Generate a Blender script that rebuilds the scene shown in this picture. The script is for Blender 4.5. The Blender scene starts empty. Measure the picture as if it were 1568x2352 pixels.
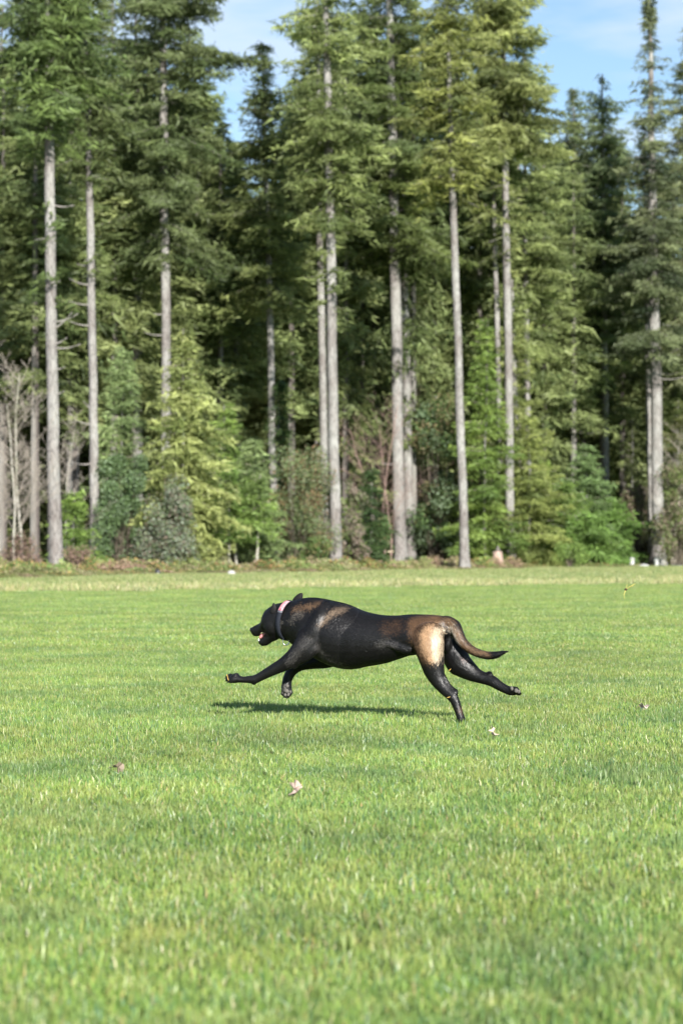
import bpy, bmesh, math, random
import numpy as np
from mathutils import Vector

# ------------------------------------------------------------------ camera, light, exposure
scene = bpy.context.scene
COL = scene.collection
F = 85.0 / 36.0 * 2352.0            # focal length in units of a 1568 x 2352 picture
HOR = 1268.0                        # horizon row
CH = 0.9                            # camera height (m)
PITCH = math.atan((HOR - 1176.0) / F)

cam_d = bpy.data.cameras.new('camera')
cam_d.sensor_fit = 'VERTICAL'; cam_d.sensor_height = 36.0; cam_d.sensor_width = 24.0
cam_d.lens = 85.0; cam_d.clip_start = 0.1; cam_d.clip_end = 3000
cam_d.dof.use_dof = True; cam_d.dof.focus_distance = 12.55; cam_d.dof.aperture_fstop = 4.6
cam_d.dof.aperture_blades = 0
cam = bpy.data.objects.new('camera', cam_d); COL.objects.link(cam)
cam.location = (0, 0, CH); cam.rotation_euler = (math.radians(90) + PITCH, 0, 0)
scene.camera = cam

SUN_EL, SUN_AZ = math.radians(26), math.radians(17)   # azimuth: to the right of straight behind the camera
sdir = Vector((math.sin(SUN_AZ) * math.cos(SUN_EL), -math.cos(SUN_AZ) * math.cos(SUN_EL), math.sin(SUN_EL)))
sun_d = bpy.data.lights.new('sun', 'SUN'); sun_d.energy = 5.0; sun_d.angle = math.radians(0.53)
sun_d.color = (1.0, 0.955, 0.89)
sun = bpy.data.objects.new('sun', sun_d); COL.objects.link(sun)
sun.rotation_euler = sdir.to_track_quat('Z', 'Y').to_euler()
sun.location = (5, -10, 20)

world = bpy.data.worlds.new('World'); scene.world = world; world.use_nodes = True
wn = world.node_tree; wn.nodes.clear()
w_out = wn.nodes.new('ShaderNodeOutputWorld'); w_bg = wn.nodes.new('ShaderNodeBackground')
sky = wn.nodes.new('ShaderNodeTexSky'); sky.sky_type = 'NISHITA'; sky.sun_disc = False
sky.sun_elevation = SUN_EL; sky.sun_rotation = math.pi - SUN_AZ
sky.air_density = 1.0; sky.dust_density = 0.0; sky.ozone_density = 2.5; sky.altitude = 50
w_tc = wn.nodes.new('ShaderNodeTexCoord'); w_map = wn.nodes.new('ShaderNodeMapping')
w_map.inputs['Scale'].default_value = (2.2, 2.2, 9.0); w_map.inputs['Rotation'].default_value = (0.2, 0.25, 0)
w_no = wn.nodes.new('ShaderNodeTexNoise'); w_no.inputs['Scale'].default_value = 2.6
w_no.inputs['Detail'].default_value = 5; w_no.inputs['Roughness'].default_value = 0.55
w_cr = wn.nodes.new('ShaderNodeMapRange'); w_cr.inputs['From Min'].default_value = 0.46
w_cr.inputs['From Max'].default_value = 0.60; w_cr.inputs['To Max'].default_value = 0.65
w_mx = wn.nodes.new('ShaderNodeMix'); w_mx.data_type = 'RGBA'
w_mx.inputs['B'].default_value = (5.3, 6.1, 7.2, 1)
wn.links.new(w_tc.outputs['Generated'], w_map.inputs[0]); wn.links.new(w_map.outputs[0], w_no.inputs['Vector'])
wn.links.new(w_no.outputs['Fac'], w_cr.inputs[0]); wn.links.new(w_cr.outputs[0], w_mx.inputs['Factor'])
wn.links.new(sky.outputs[0], w_mx.inputs['A']); wn.links.new(w_mx.outputs['Result'], w_bg.inputs[0])
w_bg.inputs[1].default_value = 0.074
wn.links.new(w_bg.outputs[0], w_out.inputs[0])

scene.view_settings.view_transform = 'Standard'; scene.view_settings.look = 'None'
scene.view_settings.gamma = 1.0; scene.view_settings.exposure = 1.05
scene.view_settings.use_curve_mapping = False
scene.render.engine = 'CYCLES'
scene.cycles.max_bounces = 6; scene.cycles.diffuse_bounces = 5; scene.cycles.glossy_bounces = 2
scene.cycles.transmission_bounces = 3; scene.cycles.transparent_max_bounces = 4
scene.cycles.use_denoising = True
scene.render.resolution_x = 682; scene.render.resolution_y = 1024

# ------------------------------------------------------------------ picture <-> place
cp, sp = math.cos(PITCH), math.sin(PITCH)
def ray(px, py):
    xc, zc = (px - 784.0) / F, (1176.0 - py) / F
    return np.array([xc, cp - zc * sp, sp + zc * cp])
def at(px, py, Y):
    r = ray(px, py); t = Y / r[1]
    return np.array([r[0] * t, Y, CH + r[2] * t])
def gnd_Y(py): return CH * F / (py - HOR)
def X_at(px, Y): return (px - 784.0) / F * Y
def Z_at(py, Y): return at(784, py, Y)[2]

# ------------------------------------------------------------------ helpers
def tag(o, label=None, cat=None, group=None, kind=None):
    if label: o['label'] = label
    if cat: o['category'] = cat
    if group: o['group'] = group
    if kind: o['kind'] = kind
    return o
def empty(name, loc=(0, 0, 0), rz=0.0):
    o = bpy.data.objects.new(name, None); COL.objects.link(o)
    o.location = loc; o.rotation_euler = (0, 0, rz); o.empty_display_size = 0.2
    return o
def mesh_np(name, V, faces, mats, col=None, parent=None, smooth=False, link=True, loc=None):
    """faces: list of (M,k) int arrays"""
    me = bpy.data.meshes.new(name)
    V = np.asarray(V, dtype=np.float32)
    faces = [np.asarray(f, dtype=np.int32) for f in faces if len(f)]
    nl = sum(f.size for f in faces); nf = sum(len(f) for f in faces)
    me.vertices.add(len(V)); me.vertices.foreach_set('co', V.ravel())
    me.loops.add(nl); me.loops.foreach_set('vertex_index', np.concatenate([f.ravel() for f in faces]))
    me.polygons.add(nf)
    tot = np.concatenate([np.full(len(f), f.shape[1], np.int32) for f in faces])
    st = np.concatenate([[0], np.cumsum(tot)[:-1]]).astype(np.int32)
    me.polygons.foreach_set('loop_start', st); me.polygons.foreach_set('loop_total', tot)
    if smooth: me.polygons.foreach_set('use_smooth', np.ones(nf, dtype=bool))
    if col is not None:
        a = me.color_attributes.new('Col', 'FLOAT_COLOR', 'POINT')
        c = np.ones((len(V), 4), np.float32); c[:, :3] = col
        a.data.foreach_set('color', c.ravel())
    me.update(calc_edges=True); me.validate()
    for m in (mats if isinstance(mats, (list, tuple)) else [mats]): me.materials.append(m)
    o = bpy.data.objects.new(name, me)
    if link: COL.objects.link(o)
    if parent is not None: o.parent = parent
    if loc is not None: o.location = loc
    return o
class MB:
    def __init__(s): s.V = []; s.Q = []; s.T = []; s.n = 0
    def add(s, V, Q=None, T=None):
        V = np.asarray(V, float)
        if Q is not None and len(Q): s.Q.append(np.asarray(Q) + s.n)
        if T is not None and len(T): s.T.append(np.asarray(T) + s.n)
        s.V.append(V); s.n += len(V)
    def build(s, name, mat, parent=None, smooth=True, col=None, loc=None, link=True):
        fs = []
        if s.Q: fs.append(np.concatenate(s.Q))
        if s.T: fs.append(np.concatenate(s.T))
        return mesh_np(name, np.concatenate(s.V), fs, mat, col=col, parent=parent, smooth=smooth, loc=loc, link=link)
    def tube(s, pts, rad, n=6, caps=True):
        pts = np.asarray(pts, float); m = len(pts); rad = np.broadcast_to(rad, (m,))
        tan = np.gradient(pts, axis=0); tan /= np.linalg.norm(tan, axis=1)[:, None] + 1e-9
        up = np.array([0.13, 0.21, 0.97]) if abs(tan[0][2]) < .9 else np.array([0.99, 0.1, 0.05])
        a = np.arange(n) * 2 * np.pi / n
        V = []
        for p, t, r in zip(pts, tan, rad):
            u = np.cross(t, up); u /= np.linalg.norm(u) + 1e-9; w = np.cross(t, u)
            V.append(p + r * (np.cos(a)[:, None] * u + np.sin(a)[:, None] * w))
        V = np.concatenate(V); Q = []
        i = np.arange(n); j = (i + 1) % n
        for k in range(m - 1): Q.append(np.stack([k * n + i, k * n + j, (k + 1) * n + j, (k + 1) * n + i], 1))
        T = []
        if caps:
            V = np.concatenate([V, pts[:1], pts[-1:]])
            T = np.concatenate([np.stack([np.full(n, m * n), j, i], 1), np.stack([np.full(n, m * n + 1), (m - 1) * n + i, (m - 1) * n + j], 1)])
        s.add(V, np.concatenate(Q), T)
    def ell(s, c, r, axes=None, nu=12, nv=8):
        u = np.arange(nu) * 2 * np.pi / nu; v = np.linspace(0, np.pi, nv + 1)[1:-1]
        P = np.array([[math.sin(b) * math.cos(a), math.sin(b) * math.sin(a), math.cos(b)] for b in v for a in u] + [[0, 0, 1], [0, 0, -1]])
        P = P * np.asarray(r)
        if axes is not None: P = P @ np.asarray(axes)
        Q = []; T = []; K = nv - 1
        i = np.arange(nu); j = (i + 1) % nu
        for k in range(K - 1): Q.append(np.stack([k * nu + i, (k + 1) * nu + i, (k + 1) * nu + j, k * nu + j], 1))
        T = np.concatenate([np.stack([np.full(nu, K * nu), i, j], 1), np.stack([np.full(nu, K * nu + 1), (K - 1) * nu + j, (K - 1) * nu + i], 1)])
        s.add(P + np.asarray(c), np.concatenate(Q), T)

# ------------------------------------------------------------------ materials
def mat(name):
    m = bpy.data.materials.new(name); m.use_nodes = True
    nt = m.node_tree; b = nt.nodes['Principled BSDF']
    return m, nt, b
def simple(name, c, rough=.6, spec=.5, metal=0.0, var=.2, scale=20, bump=0.0):
    m, nt, b = mat(name)
    b.inputs['Roughness'].default_value = rough; b.inputs['Specular IOR Level'].default_value = spec
    b.inputs['Metallic'].default_value = metal
    n = nt.nodes.new('ShaderNodeTexNoise'); n.inputs['Scale'].default_value = scale; n.inputs['Detail'].default_value = 4
    tc = nt.nodes.new('ShaderNodeTexCoord'); nt.links.new(tc.outputs['Object'], n.inputs['Vector'])
    mx = nt.nodes.new('ShaderNodeMix'); mx.data_type = 'RGBA'
    mx.inputs['A'].default_value = (*[max(0, x * (1 - var)) for x in c], 1); mx.inputs['B'].default_value = (*[x * (1 + var) for x in c], 1)
    nt.links.new(n.outputs['Fac'], mx.inputs['Factor']); nt.links.new(mx.outputs['Result'], b.inputs['Base Color'])
    if bump:
        bp = nt.nodes.new('ShaderNodeBump'); bp.inputs['Strength'].default_value = bump; bp.inputs['Distance'].default_value = .02
        nt.links.new(n.outputs['Fac'], bp.inputs['Height']); nt.links.new(bp.outputs[0], b.inputs['Normal'])
    return m
def leafy(name, transl=.3, rough=.5, spec=.4, wscale=.15, wamp=.25, tint=None, objrand=.15, mottle=False):
    """vertex colour (pigment per leaf) x slow noise over the place, thin-leaf translucency"""
    m, nt, b = mat(name)
    at_ = nt.nodes.new('ShaderNodeAttribute'); at_.attribute_name = 'Col'
    g = nt.nodes.new('ShaderNodeNewGeometry')
    n = nt.nodes.new('ShaderNodeTexNoise'); n.inputs['Scale'].default_value = wscale; n.inputs['Detail'].default_value = 3
    nt.links.new(g.outputs['Position'], n.inputs['Vector'])
    hs = nt.nodes.new('ShaderNodeHueSaturation')
    mr = nt.nodes.new('ShaderNodeMapRange'); mr.inputs['From Min'].default_value = .3; mr.inputs['From Max'].default_value = .7
    mr.inputs['To Min'].default_value = 1 - wamp; mr.inputs['To Max'].default_value = 1 + wamp
    nt.links.new(n.outputs['Fac'], mr.inputs[0]); nt.links.new(mr.outputs[0], hs.inputs['Value'])
    oi = nt.nodes.new('ShaderNodeObjectInfo')
    mh = nt.nodes.new('ShaderNodeMapRange'); mh.inputs['To Min'].default_value = .5 - .03 * objrand / .15; mh.inputs['To Max'].default_value = .5 + .02 * objrand / .15
    nt.links.new(oi.outputs['Random'], mh.inputs[0]); nt.links.new(mh.outputs[0], hs.inputs['Hue'])
    nt.links.new(at_.outputs['Color'], hs.inputs['Color'])
    if mottle:      # yellowed and fresher spots a hand wide
        src = at_.outputs['Color']
        for sc_, c_, lo, hi, amt in ((3.2, (.38, .40, .12, 1), .48, .7, .55), (1.3, (.10, .20, .08, 1), .5, .7, .6), (7.0, (.17, .24, .08, 1), .5, .68, .55)):
            n2 = nt.nodes.new('ShaderNodeTexNoise'); n2.inputs['Scale'].default_value = sc_; n2.inputs['Detail'].default_value = 3; n2.noise_dimensions = '3D'
            mpp = nt.nodes.new('ShaderNodeMapping'); mpp.inputs['Location'].default_value = (sc_ * 3, 0, 0); nt.links.new(g.outputs['Position'], mpp.inputs[0]); nt.links.new(mpp.outputs[0], n2.inputs['Vector'])
            r2 = nt.nodes.new('ShaderNodeMapRange'); r2.inputs['From Min'].default_value = lo; r2.inputs['From Max'].default_value = hi; r2.inputs['To Max'].default_value = amt
            m2 = nt.nodes.new('ShaderNodeMix'); m2.data_type = 'RGBA'; m2.inputs['B'].default_value = c_
            nt.links.new(n2.outputs['Fac'], r2.inputs[0]); nt.links.new(r2.outputs[0], m2.inputs['Factor']); nt.links.new(src, m2.inputs['A']); src = m2.outputs['Result']
        nt.links.new(src, hs.inputs['Color'])
    nt.links.new(hs.outputs[0], b.inputs['Base Color'])
    b.inputs['Roughness'].default_value = rough; b.inputs['Specular IOR Level'].default_value = spec
    t = nt.nodes.new('ShaderNodeBsdfTranslucent'); nt.links.new(hs.outputs[0], t.inputs[0])
    mix = nt.nodes.new('ShaderNodeMixShader'); mix.inputs[0].default_value = transl
    out = nt.nodes['Material Output']
    nt.links.new(b.outputs[0], mix.inputs[1]); nt.links.new(t.outputs[0], mix.inputs[2]); nt.links.new(mix.outputs[0], out.inputs[0])
    return m
def bark_mat(name, c1, c2, c3, sc=1.0):
    m, nt, b = mat(name)
    tc = nt.nodes.new('ShaderNodeTexCoord'); mp = nt.nodes.new('ShaderNodeMapping')
    mp.inputs['Scale'].default_value = (9 * sc, 9 * sc, 1.3 * sc)
    nt.links.new(tc.outputs['Object'], mp.inputs[0])
    v = nt.nodes.new('ShaderNodeTexVoronoi'); v.feature = 'DISTANCE_TO_EDGE'; v.inputs['Scale'].default_value = 1.4
    n1 = nt.nodes.new('ShaderNodeTexNoise'); n1.inputs['Scale'].default_value = 2.0; n1.inputs['Detail'].default_value = 6
    nt.links.new(mp.outputs[0], v.inputs['Vector']); nt.links.new(mp.outputs[0], n1.inputs['Vector'])
    n2 = nt.nodes.new('ShaderNodeTexNoise'); n2.inputs['Scale'].default_value = .55; n2.inputs['Detail'].default_value = 5
    nt.links.new(tc.outputs['Object'], n2.inputs['Vector'])
    r = nt.nodes.new('ShaderNodeValToRGB'); e = r.color_ramp.elements
    e[0].position = .3; e[0].color = (*c1, 1); e[1].position = .7; e[1].color = (*c2, 1)
    nt.links.new(n1.outputs['Fac'], r.inputs[0])
    mx = nt.nodes.new('ShaderNodeMix'); mx.data_type = 'RGBA'; mx.inputs['B'].default_value = (*c3, 1)
    mr = nt.nodes.new('ShaderNodeMapRange'); mr.inputs['From Min'].default_value = .42; mr.inputs['From Max'].default_value = .68
    nt.links.new(n2.outputs['Fac'], mr.inputs[0]); nt.links.new(mr.outputs[0], mx.inputs['Factor']); nt.links.new(r.outputs[0], mx.inputs['A'])
    m2 = nt.nodes.new('ShaderNodeMix'); m2.data_type = 'RGBA'; m2.blend_type = 'MULTIPLY'
    mr2 = nt.nodes.new('ShaderNodeMapRange'); mr2.inputs['From Max'].default_value = .12; mr2.inputs['To Min'].default_value = .45
    nt.links.new(v.outputs['Distance'], mr2.inputs[0])
    m2.inputs['Factor'].default_value = .8
    nt.links.new(mx.outputs['Result'], m2.inputs['A']); nt.links.new(mr2.outputs[0], m2.inputs['B'])
    nt.links.new(m2.outputs['Result'], b.inputs['Base Color'])
    b.inputs['Roughness'].default_value = .9; b.inputs['Specular IOR Level'].default_value = .15
    bp = nt.nodes.new('ShaderNodeBump'); bp.inputs['Strength'].default_value = .7; bp.inputs['Distance'].default_value = .05
    nt.links.new(mr2.outputs[0], bp.inputs['Height']); nt.links.new(bp.outputs[0], b.inputs['Normal'])
    return m
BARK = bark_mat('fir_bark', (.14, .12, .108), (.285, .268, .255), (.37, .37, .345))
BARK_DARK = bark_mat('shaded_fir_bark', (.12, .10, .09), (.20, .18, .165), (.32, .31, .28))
BARK_PALE = bark_mat('alder_bark', (.38, .36, .30), (.50, .48, .43), (.34, .34, .24), 2)
TWIG = simple('twig_bark', (.36, .32, .27), .9, .1)
TWIG_RED = simple('reddish_twig', (.30, .21, .18), .9, .1)
STEM = simple('shrub_stem', (.13, .11, .085), .9, .1)
DEADWOOD = simple('dead_branch_wood', (.30, .28, .26), .9, .1)
NEEDLE = leafy('fir_needles', .38, .55, .35, .12, .22, objrand=.05)
NEEDLE_U = leafy('young_conifer_needles', .38, .55, .35, .2, .15, objrand=.05)
LEAF = leafy('broad_leaves', .3, .5, .3, .3, .2, objrand=.05)
GRASS = leafy('grass_blades', .32, .40, .55, .75, .2, objrand=.04, mottle=True)
COVER = leafy('undergrowth_leaves', .25, .6, .3, .5, .25)

# ------------------------------------------------------------------ ground: one sheet
def line_floor(x): return 108 + 2.2 * x            # where the forest floor begins
def line_mown(x): return 60 + 0.8 * x              # where the mown field ends
def build_ground():
    m, nt, b = mat('ground_soil_and_turf')
    g = nt.nodes.new('ShaderNodeNewGeometry'); sx = nt.nodes.new('ShaderNodeSeparateXYZ')
    nt.links.new(g.outputs['Position'], sx.inputs[0])
    def math_(op, a, b_=None):
        n = nt.nodes.new('ShaderNodeMath'); n.operation = op
        for k, v in ((0, a), (1, b_)):
            if v is None: continue
            if isinstance(v, (int, float)): n.inputs[k].default_value = v
            else: nt.links.new(v, n.inputs[k])
        return n.outputs[0]
    def noise(s, d=4, vec=None, st=None):
        n = nt.nodes.new('ShaderNodeTexNoise'); n.inputs['Scale'].default_value = s; n.inputs['Detail'].default_value = d
        if st:
            mp = nt.nodes.new('ShaderNodeMapping'); mp.inputs['Scale'].default_value = st
            nt.links.new(g.outputs['Position'], mp.inputs[0]); nt.links.new(mp.outputs[0], n.inputs['Vector'])
        else: nt.links.new(g.outputs['Position'], n.inputs['Vector'])
        return n.outputs['Fac']
    def ramp(fac, a, b_):
        n = nt.nodes.new('ShaderNodeMapRange'); n.inputs['From Min'].default_value = a; n.inputs['From Max'].default_value = b_
        nt.links.new(fac, n.inputs[0]); return n.outputs[0]
    def mix(f, a, b_):
        n = nt.nodes.new('ShaderNodeMix'); n.data_type = 'RGBA'
        nt.links.new(f, n.inputs['Factor'])
        for k, v in (('A', a), ('B', b_)):
            if isinstance(v, tuple): n.inputs[k].default_value = (*v, 1)
            else: nt.links.new(v, n.inputs[k])
        return n.outputs['Result']
    nA, nB, nC = noise(.35, 5), noise(1.7, 5), noise(40, 4)
    turf = mix(ramp(nC, .35, .65), (.10, .18, .04), (.18, .28, .07))
    turf = mix(math_('MULTIPLY', ramp(nB, .5, .72), .6), turf, (.20, .21, .07))
    sy = math_('SUBTRACT', sx.outputs['Y'], math_('ADD', math_('MULTIPLY', sx.outputs['X'], .8), 60))
    sy = math_('ADD', sy, math_('MULTIPLY', math_('SUBTRACT', nA, .5), 5))
    straw = mix(ramp(noise(.9, 4, st=(.5, 1.6, 1)), .4, .62), (.24, .27, .10), (.55, .48, .26))
    band = math_('MULTIPLY', ramp(sy, 0, 2), math_('SUBTRACT', 1.0, ramp(sy, 7, 12)))
    c = mix(band, turf, straw)
    fy = math_('SUBTRACT', sx.outputs['Y'], math_('ADD', math_('MULTIPLY', sx.outputs['X'], 2.2), 108))
    fy = math_('ADD', fy, math_('MULTIPLY', math_('SUBTRACT', nA, .5), 8))
    floor_ = mix(ramp(nB, .35, .65), (.13, .09, .065), (.30, .23, .17))
    c = mix(ramp(fy, 0, 3), c, floor_)
    nt.links.new(c, b.inputs['Base Color']); b.inputs['Roughness'].default_value = .95; b.inputs['Specular IOR Level'].default_value = .1
    bp = nt.nodes.new('ShaderNodeBump'); bp.inputs['Strength'].default_value = .6; bp.inputs['Distance'].default_value = .03
    nt.links.new(nC, bp.inputs['Height']); nt.links.new(bp.outputs[0], b.inputs['Normal'])
    V = [(-1500, -300, 0), (1500, -300, 0), (1500, 2500, 0), (-1500, 2500, 0)]
    o = mesh_np('ground', V, [np.array([[0, 1, 2, 3]])], m); tag(o, kind='structure')
build_ground()

# ------------------------------------------------------------------ grass (stuff)
def blades(seed, size, n, hmin, hmax, w, palette, weights, lean=.5, clump=.35):
    rg = np.random.default_rng(seed)
    x = rg.uniform(-size / 2, size / 2, n); y = rg.uniform(-size / 2, size / 2, n)
    k = 2 * np.pi / size
    lf = (np.sin(x * k * 2 + 1 + seed) * np.sin(y * k * 3 + 2) + np.sin(x * k * 5 + y * k * 2) * .6 + np.sin(y * k * 7 - x * k * 4 + seed) * .5) / 2
    h = (hmin + (hmax - hmin) * rg.random(n) ** 1.7) * (1 + clump * lf)
    az = rg.uniform(0, 2 * np.pi, n) ; ln = np.abs(rg.normal(0, lean, n)) * h
    az2 = az + 0
    fa = rg.uniform(0, np.pi, n)
    wd = w * rg.uniform(.6, 1.3, n)
    dx, dy = np.cos(fa) * wd / 2, np.sin(fa) * wd / 2
    bx, by = np.cos(az2) * ln, np.sin(az2) * ln
    z0 = np.zeros(n)
    hz = np.sqrt(np.maximum(h * h - (ln * .8) ** 2, (h * .35) ** 2))
    P = np.empty((n, 5, 3))
    P[:, 0] = np.stack([x - dx, y - dy, z0], 1); P[:, 1] = np.stack([x + dx, y + dy, z0], 1)
    P[:, 2] = np.stack([x - dx * .85 + bx * .3, y - dy * .85 + by * .3, hz * .6], 1)
    P[:, 3] = np.stack([x + dx * .85 + bx * .3, y + dy * .85 + by * .3, hz * .6], 1)
    P[:, 4] = np.stack([x + bx, y + by, hz], 1)
    i = np.arange(n) * 5
    Q = np.stack([i, i + 1, i + 3, i + 2], 1); T = np.stack([i + 2, i + 3, i + 4], 1)
    pal = np.array(palette); ci = rg.choice(len(pal), n, p=np.array(weights) / sum(weights))
    c = pal[ci] * rg.uniform(.8, 1.25, (n, 1))
    C = np.repeat(c, 5, 0).reshape(n, 5, 3)
    return P.reshape(-1, 3), Q, T, C.reshape(-1, 3)
GP = [(.145, .24, .050), (.195, .305, .064), (.27, .375, .092), (.115, .22, .105), (.35, .385, .11), (.48, .45, .25), (.40, .29, .13)]
def gn_scatter(name, protos, pts, rot, scl, idx, mat_, label_kind='stuff'):
    col = bpy.data.collections.new(name + '_pieces')
    for o in protos: col.objects.link(o)
    me = bpy.data.meshes.new(name); me.vertices.add(len(pts)); me.vertices.foreach_set('co', np.asarray(pts, np.float32).ravel())
    for nm, ty, arr in (('rot', 'FLOAT', rot), ('scl', 'FLOAT_VECTOR', scl), ('idx', 'INT', idx)):
        a = me.attributes.new(nm, ty, 'POINT')
        if ty == 'FLOAT_VECTOR': a.data.foreach_set('vector', np.asarray(arr, np.float32).ravel())
        else: a.data.foreach_set('value', np.asarray(arr, np.int32 if ty == 'INT' else np.float32))
    me.materials.append(mat_)
    o = bpy.data.objects.new(name, me); COL.objects.link(o); o['kind'] = label_kind
    ng = bpy.data.node_groups.new(name + '_scatter', 'GeometryNodeTree')
    ng.interface.new_socket('Geometry', in_out='INPUT', socket_type='NodeSocketGeometry')
    ng.interface.new_socket('Geometry', in_out='OUTPUT', socket_type='NodeSocketGeometry')
    N = ng.nodes; L = ng.links
    gi, go = N.new('NodeGroupInput'), N.new('NodeGroupOutput')
    ci = N.new('GeometryNodeCollectionInfo'); ci.inputs['Collection'].default_value = col
    ci.inputs['Separate Children'].default_value = True; ci.inputs['Reset Children'].default_value = True
    ip = N.new('GeometryNodeInstanceOnPoints'); ip.inputs['Pick Instance'].default_value = True
    mp = N.new('GeometryNodeMeshToPoints')
    def attr(nm, ty):
        a = N.new('GeometryNodeInputNamedAttribute'); a.data_type = ty; a.inputs['Name'].default_value = nm
        return a.outputs['Attribute']
    L.new(gi.outputs[0], mp.inputs[0]); L.new(mp.outputs[0], ip.inputs['Points'])
    L.new(ci.outputs[0], ip.inputs['Instance']); L.new(attr('idx', 'INT'), ip.inputs['Instance Index'])
    cx = N.new('ShaderNodeCombineXYZ'); L.new(attr('rot', 'FLOAT'), cx.inputs[2])
    L.new(cx.outputs[0], ip.inputs['Rotation']); L.new(attr('scl', 'FLOAT_VECTOR'), ip.inputs['Scale'])
    L.new(ip.outputs[0], go.inputs[0])
    md = o.modifiers.new('scatter', 'NODES'); md.node_group = ng
    return o
def build_grass():
    protos = []
    for s in range(4):      # fine near lawn, 1 m squares
        V, Q, T, C = blades(10 + s, 1.0, 20000, .014, .047, .0040, GP, [26, 30, 24, 14, 10, 5, 2], lean=.65)
        protos.append(mesh_np('a_near_turf', V, [Q, T], GRASS, col=C, link=False))
    for s in range(3):      # middle lawn, 2 m squares
        V, Q, T, C = blades(30 + s, 2.0, 28000, .02, .052, .0075, GP, [26, 30, 28, 10, 12, 5, 2], lean=.65)
        protos.append(mesh_np('b_middle_turf', V, [Q, T], GRASS, col=C, link=False))
    pts, rot, scl, idx = [], [], [], []
    rg = np.random.default_rng(5)
    y = 3.6
    while y < 22:
        half = .148 * (y + 1) + 2.2
        for x in np.arange(-math.ceil(half) , math.ceil(half) + .5, 1.0):
            pts.append((x, y, 0)); rot.append(rg.integers(4) * math.pi / 2); idx.append(rg.integers(4)); scl.append((1, 1, rg.uniform(.9, 1.1)))
        y += 1.0
    y = 22.5
    while y < 76:
        half = .148 * (y + 2) + 3
        n = int(math.ceil(half / 2))
        for x in np.arange(-n * 2, n * 2 + .1, 2.0):
            if y > line_mown(x) + 1: continue
            pts.append((x, y, 0)); rot.append(rg.integers(4) * math.pi / 2); idx.append(4 + rg.integers(3)); scl.append((1, 1, rg.uniform(.9, 1.15)))
        y += 2.0
    gn_scatter('grass', protos, pts, rot, scl, idx, GRASS)
    # unmown, partly dry grass between field and forest
    SP = [(.55, .48, .25), (.62, .55, .32), (.30, .34, .12), (.21, .29, .09), (.36, .31, .18)]
    pr = []
    for s in range(3):
        V, Q, T, C = blades(50 + s, 3.0, 5000, .05, .17, .016, SP, [30, 22, 26, 26, 8] if s < 2 else [8, 6, 30, 45, 8], lean=.8, clump=.5)
        pr.append(mesh_np('rough_turf', V, [Q, T], GRASS, col=C, link=False))
    pts, rot, scl, idx = [], [], [], []
    for y in np.arange(46, 150, 3.0):
        half = .148 * y + 5
        for x in np.arange(-math.ceil(half / 3) * 3, half + 3, 3.0):
            d = y - line_mown(x)
            if d < -.5 or y > line_floor(x) + 4: continue
            pts.append((x + rg.uniform(-.3, .3), y + rg.uniform(-.3, .3), 0)); rot.append(rg.integers(4) * math.pi / 2)
            dry = d < 8 + 3 * math.sin(x * .6)
            idx.append(rg.integers(2) if dry else 2); z = rg.uniform(.6, 1.2) * (1 if dry else .6); scl.append((1.05, 1.05, z))
    gn_scatter('dry_grass', pr, pts, rot, scl, idx, GRASS)
build_grass()

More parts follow.
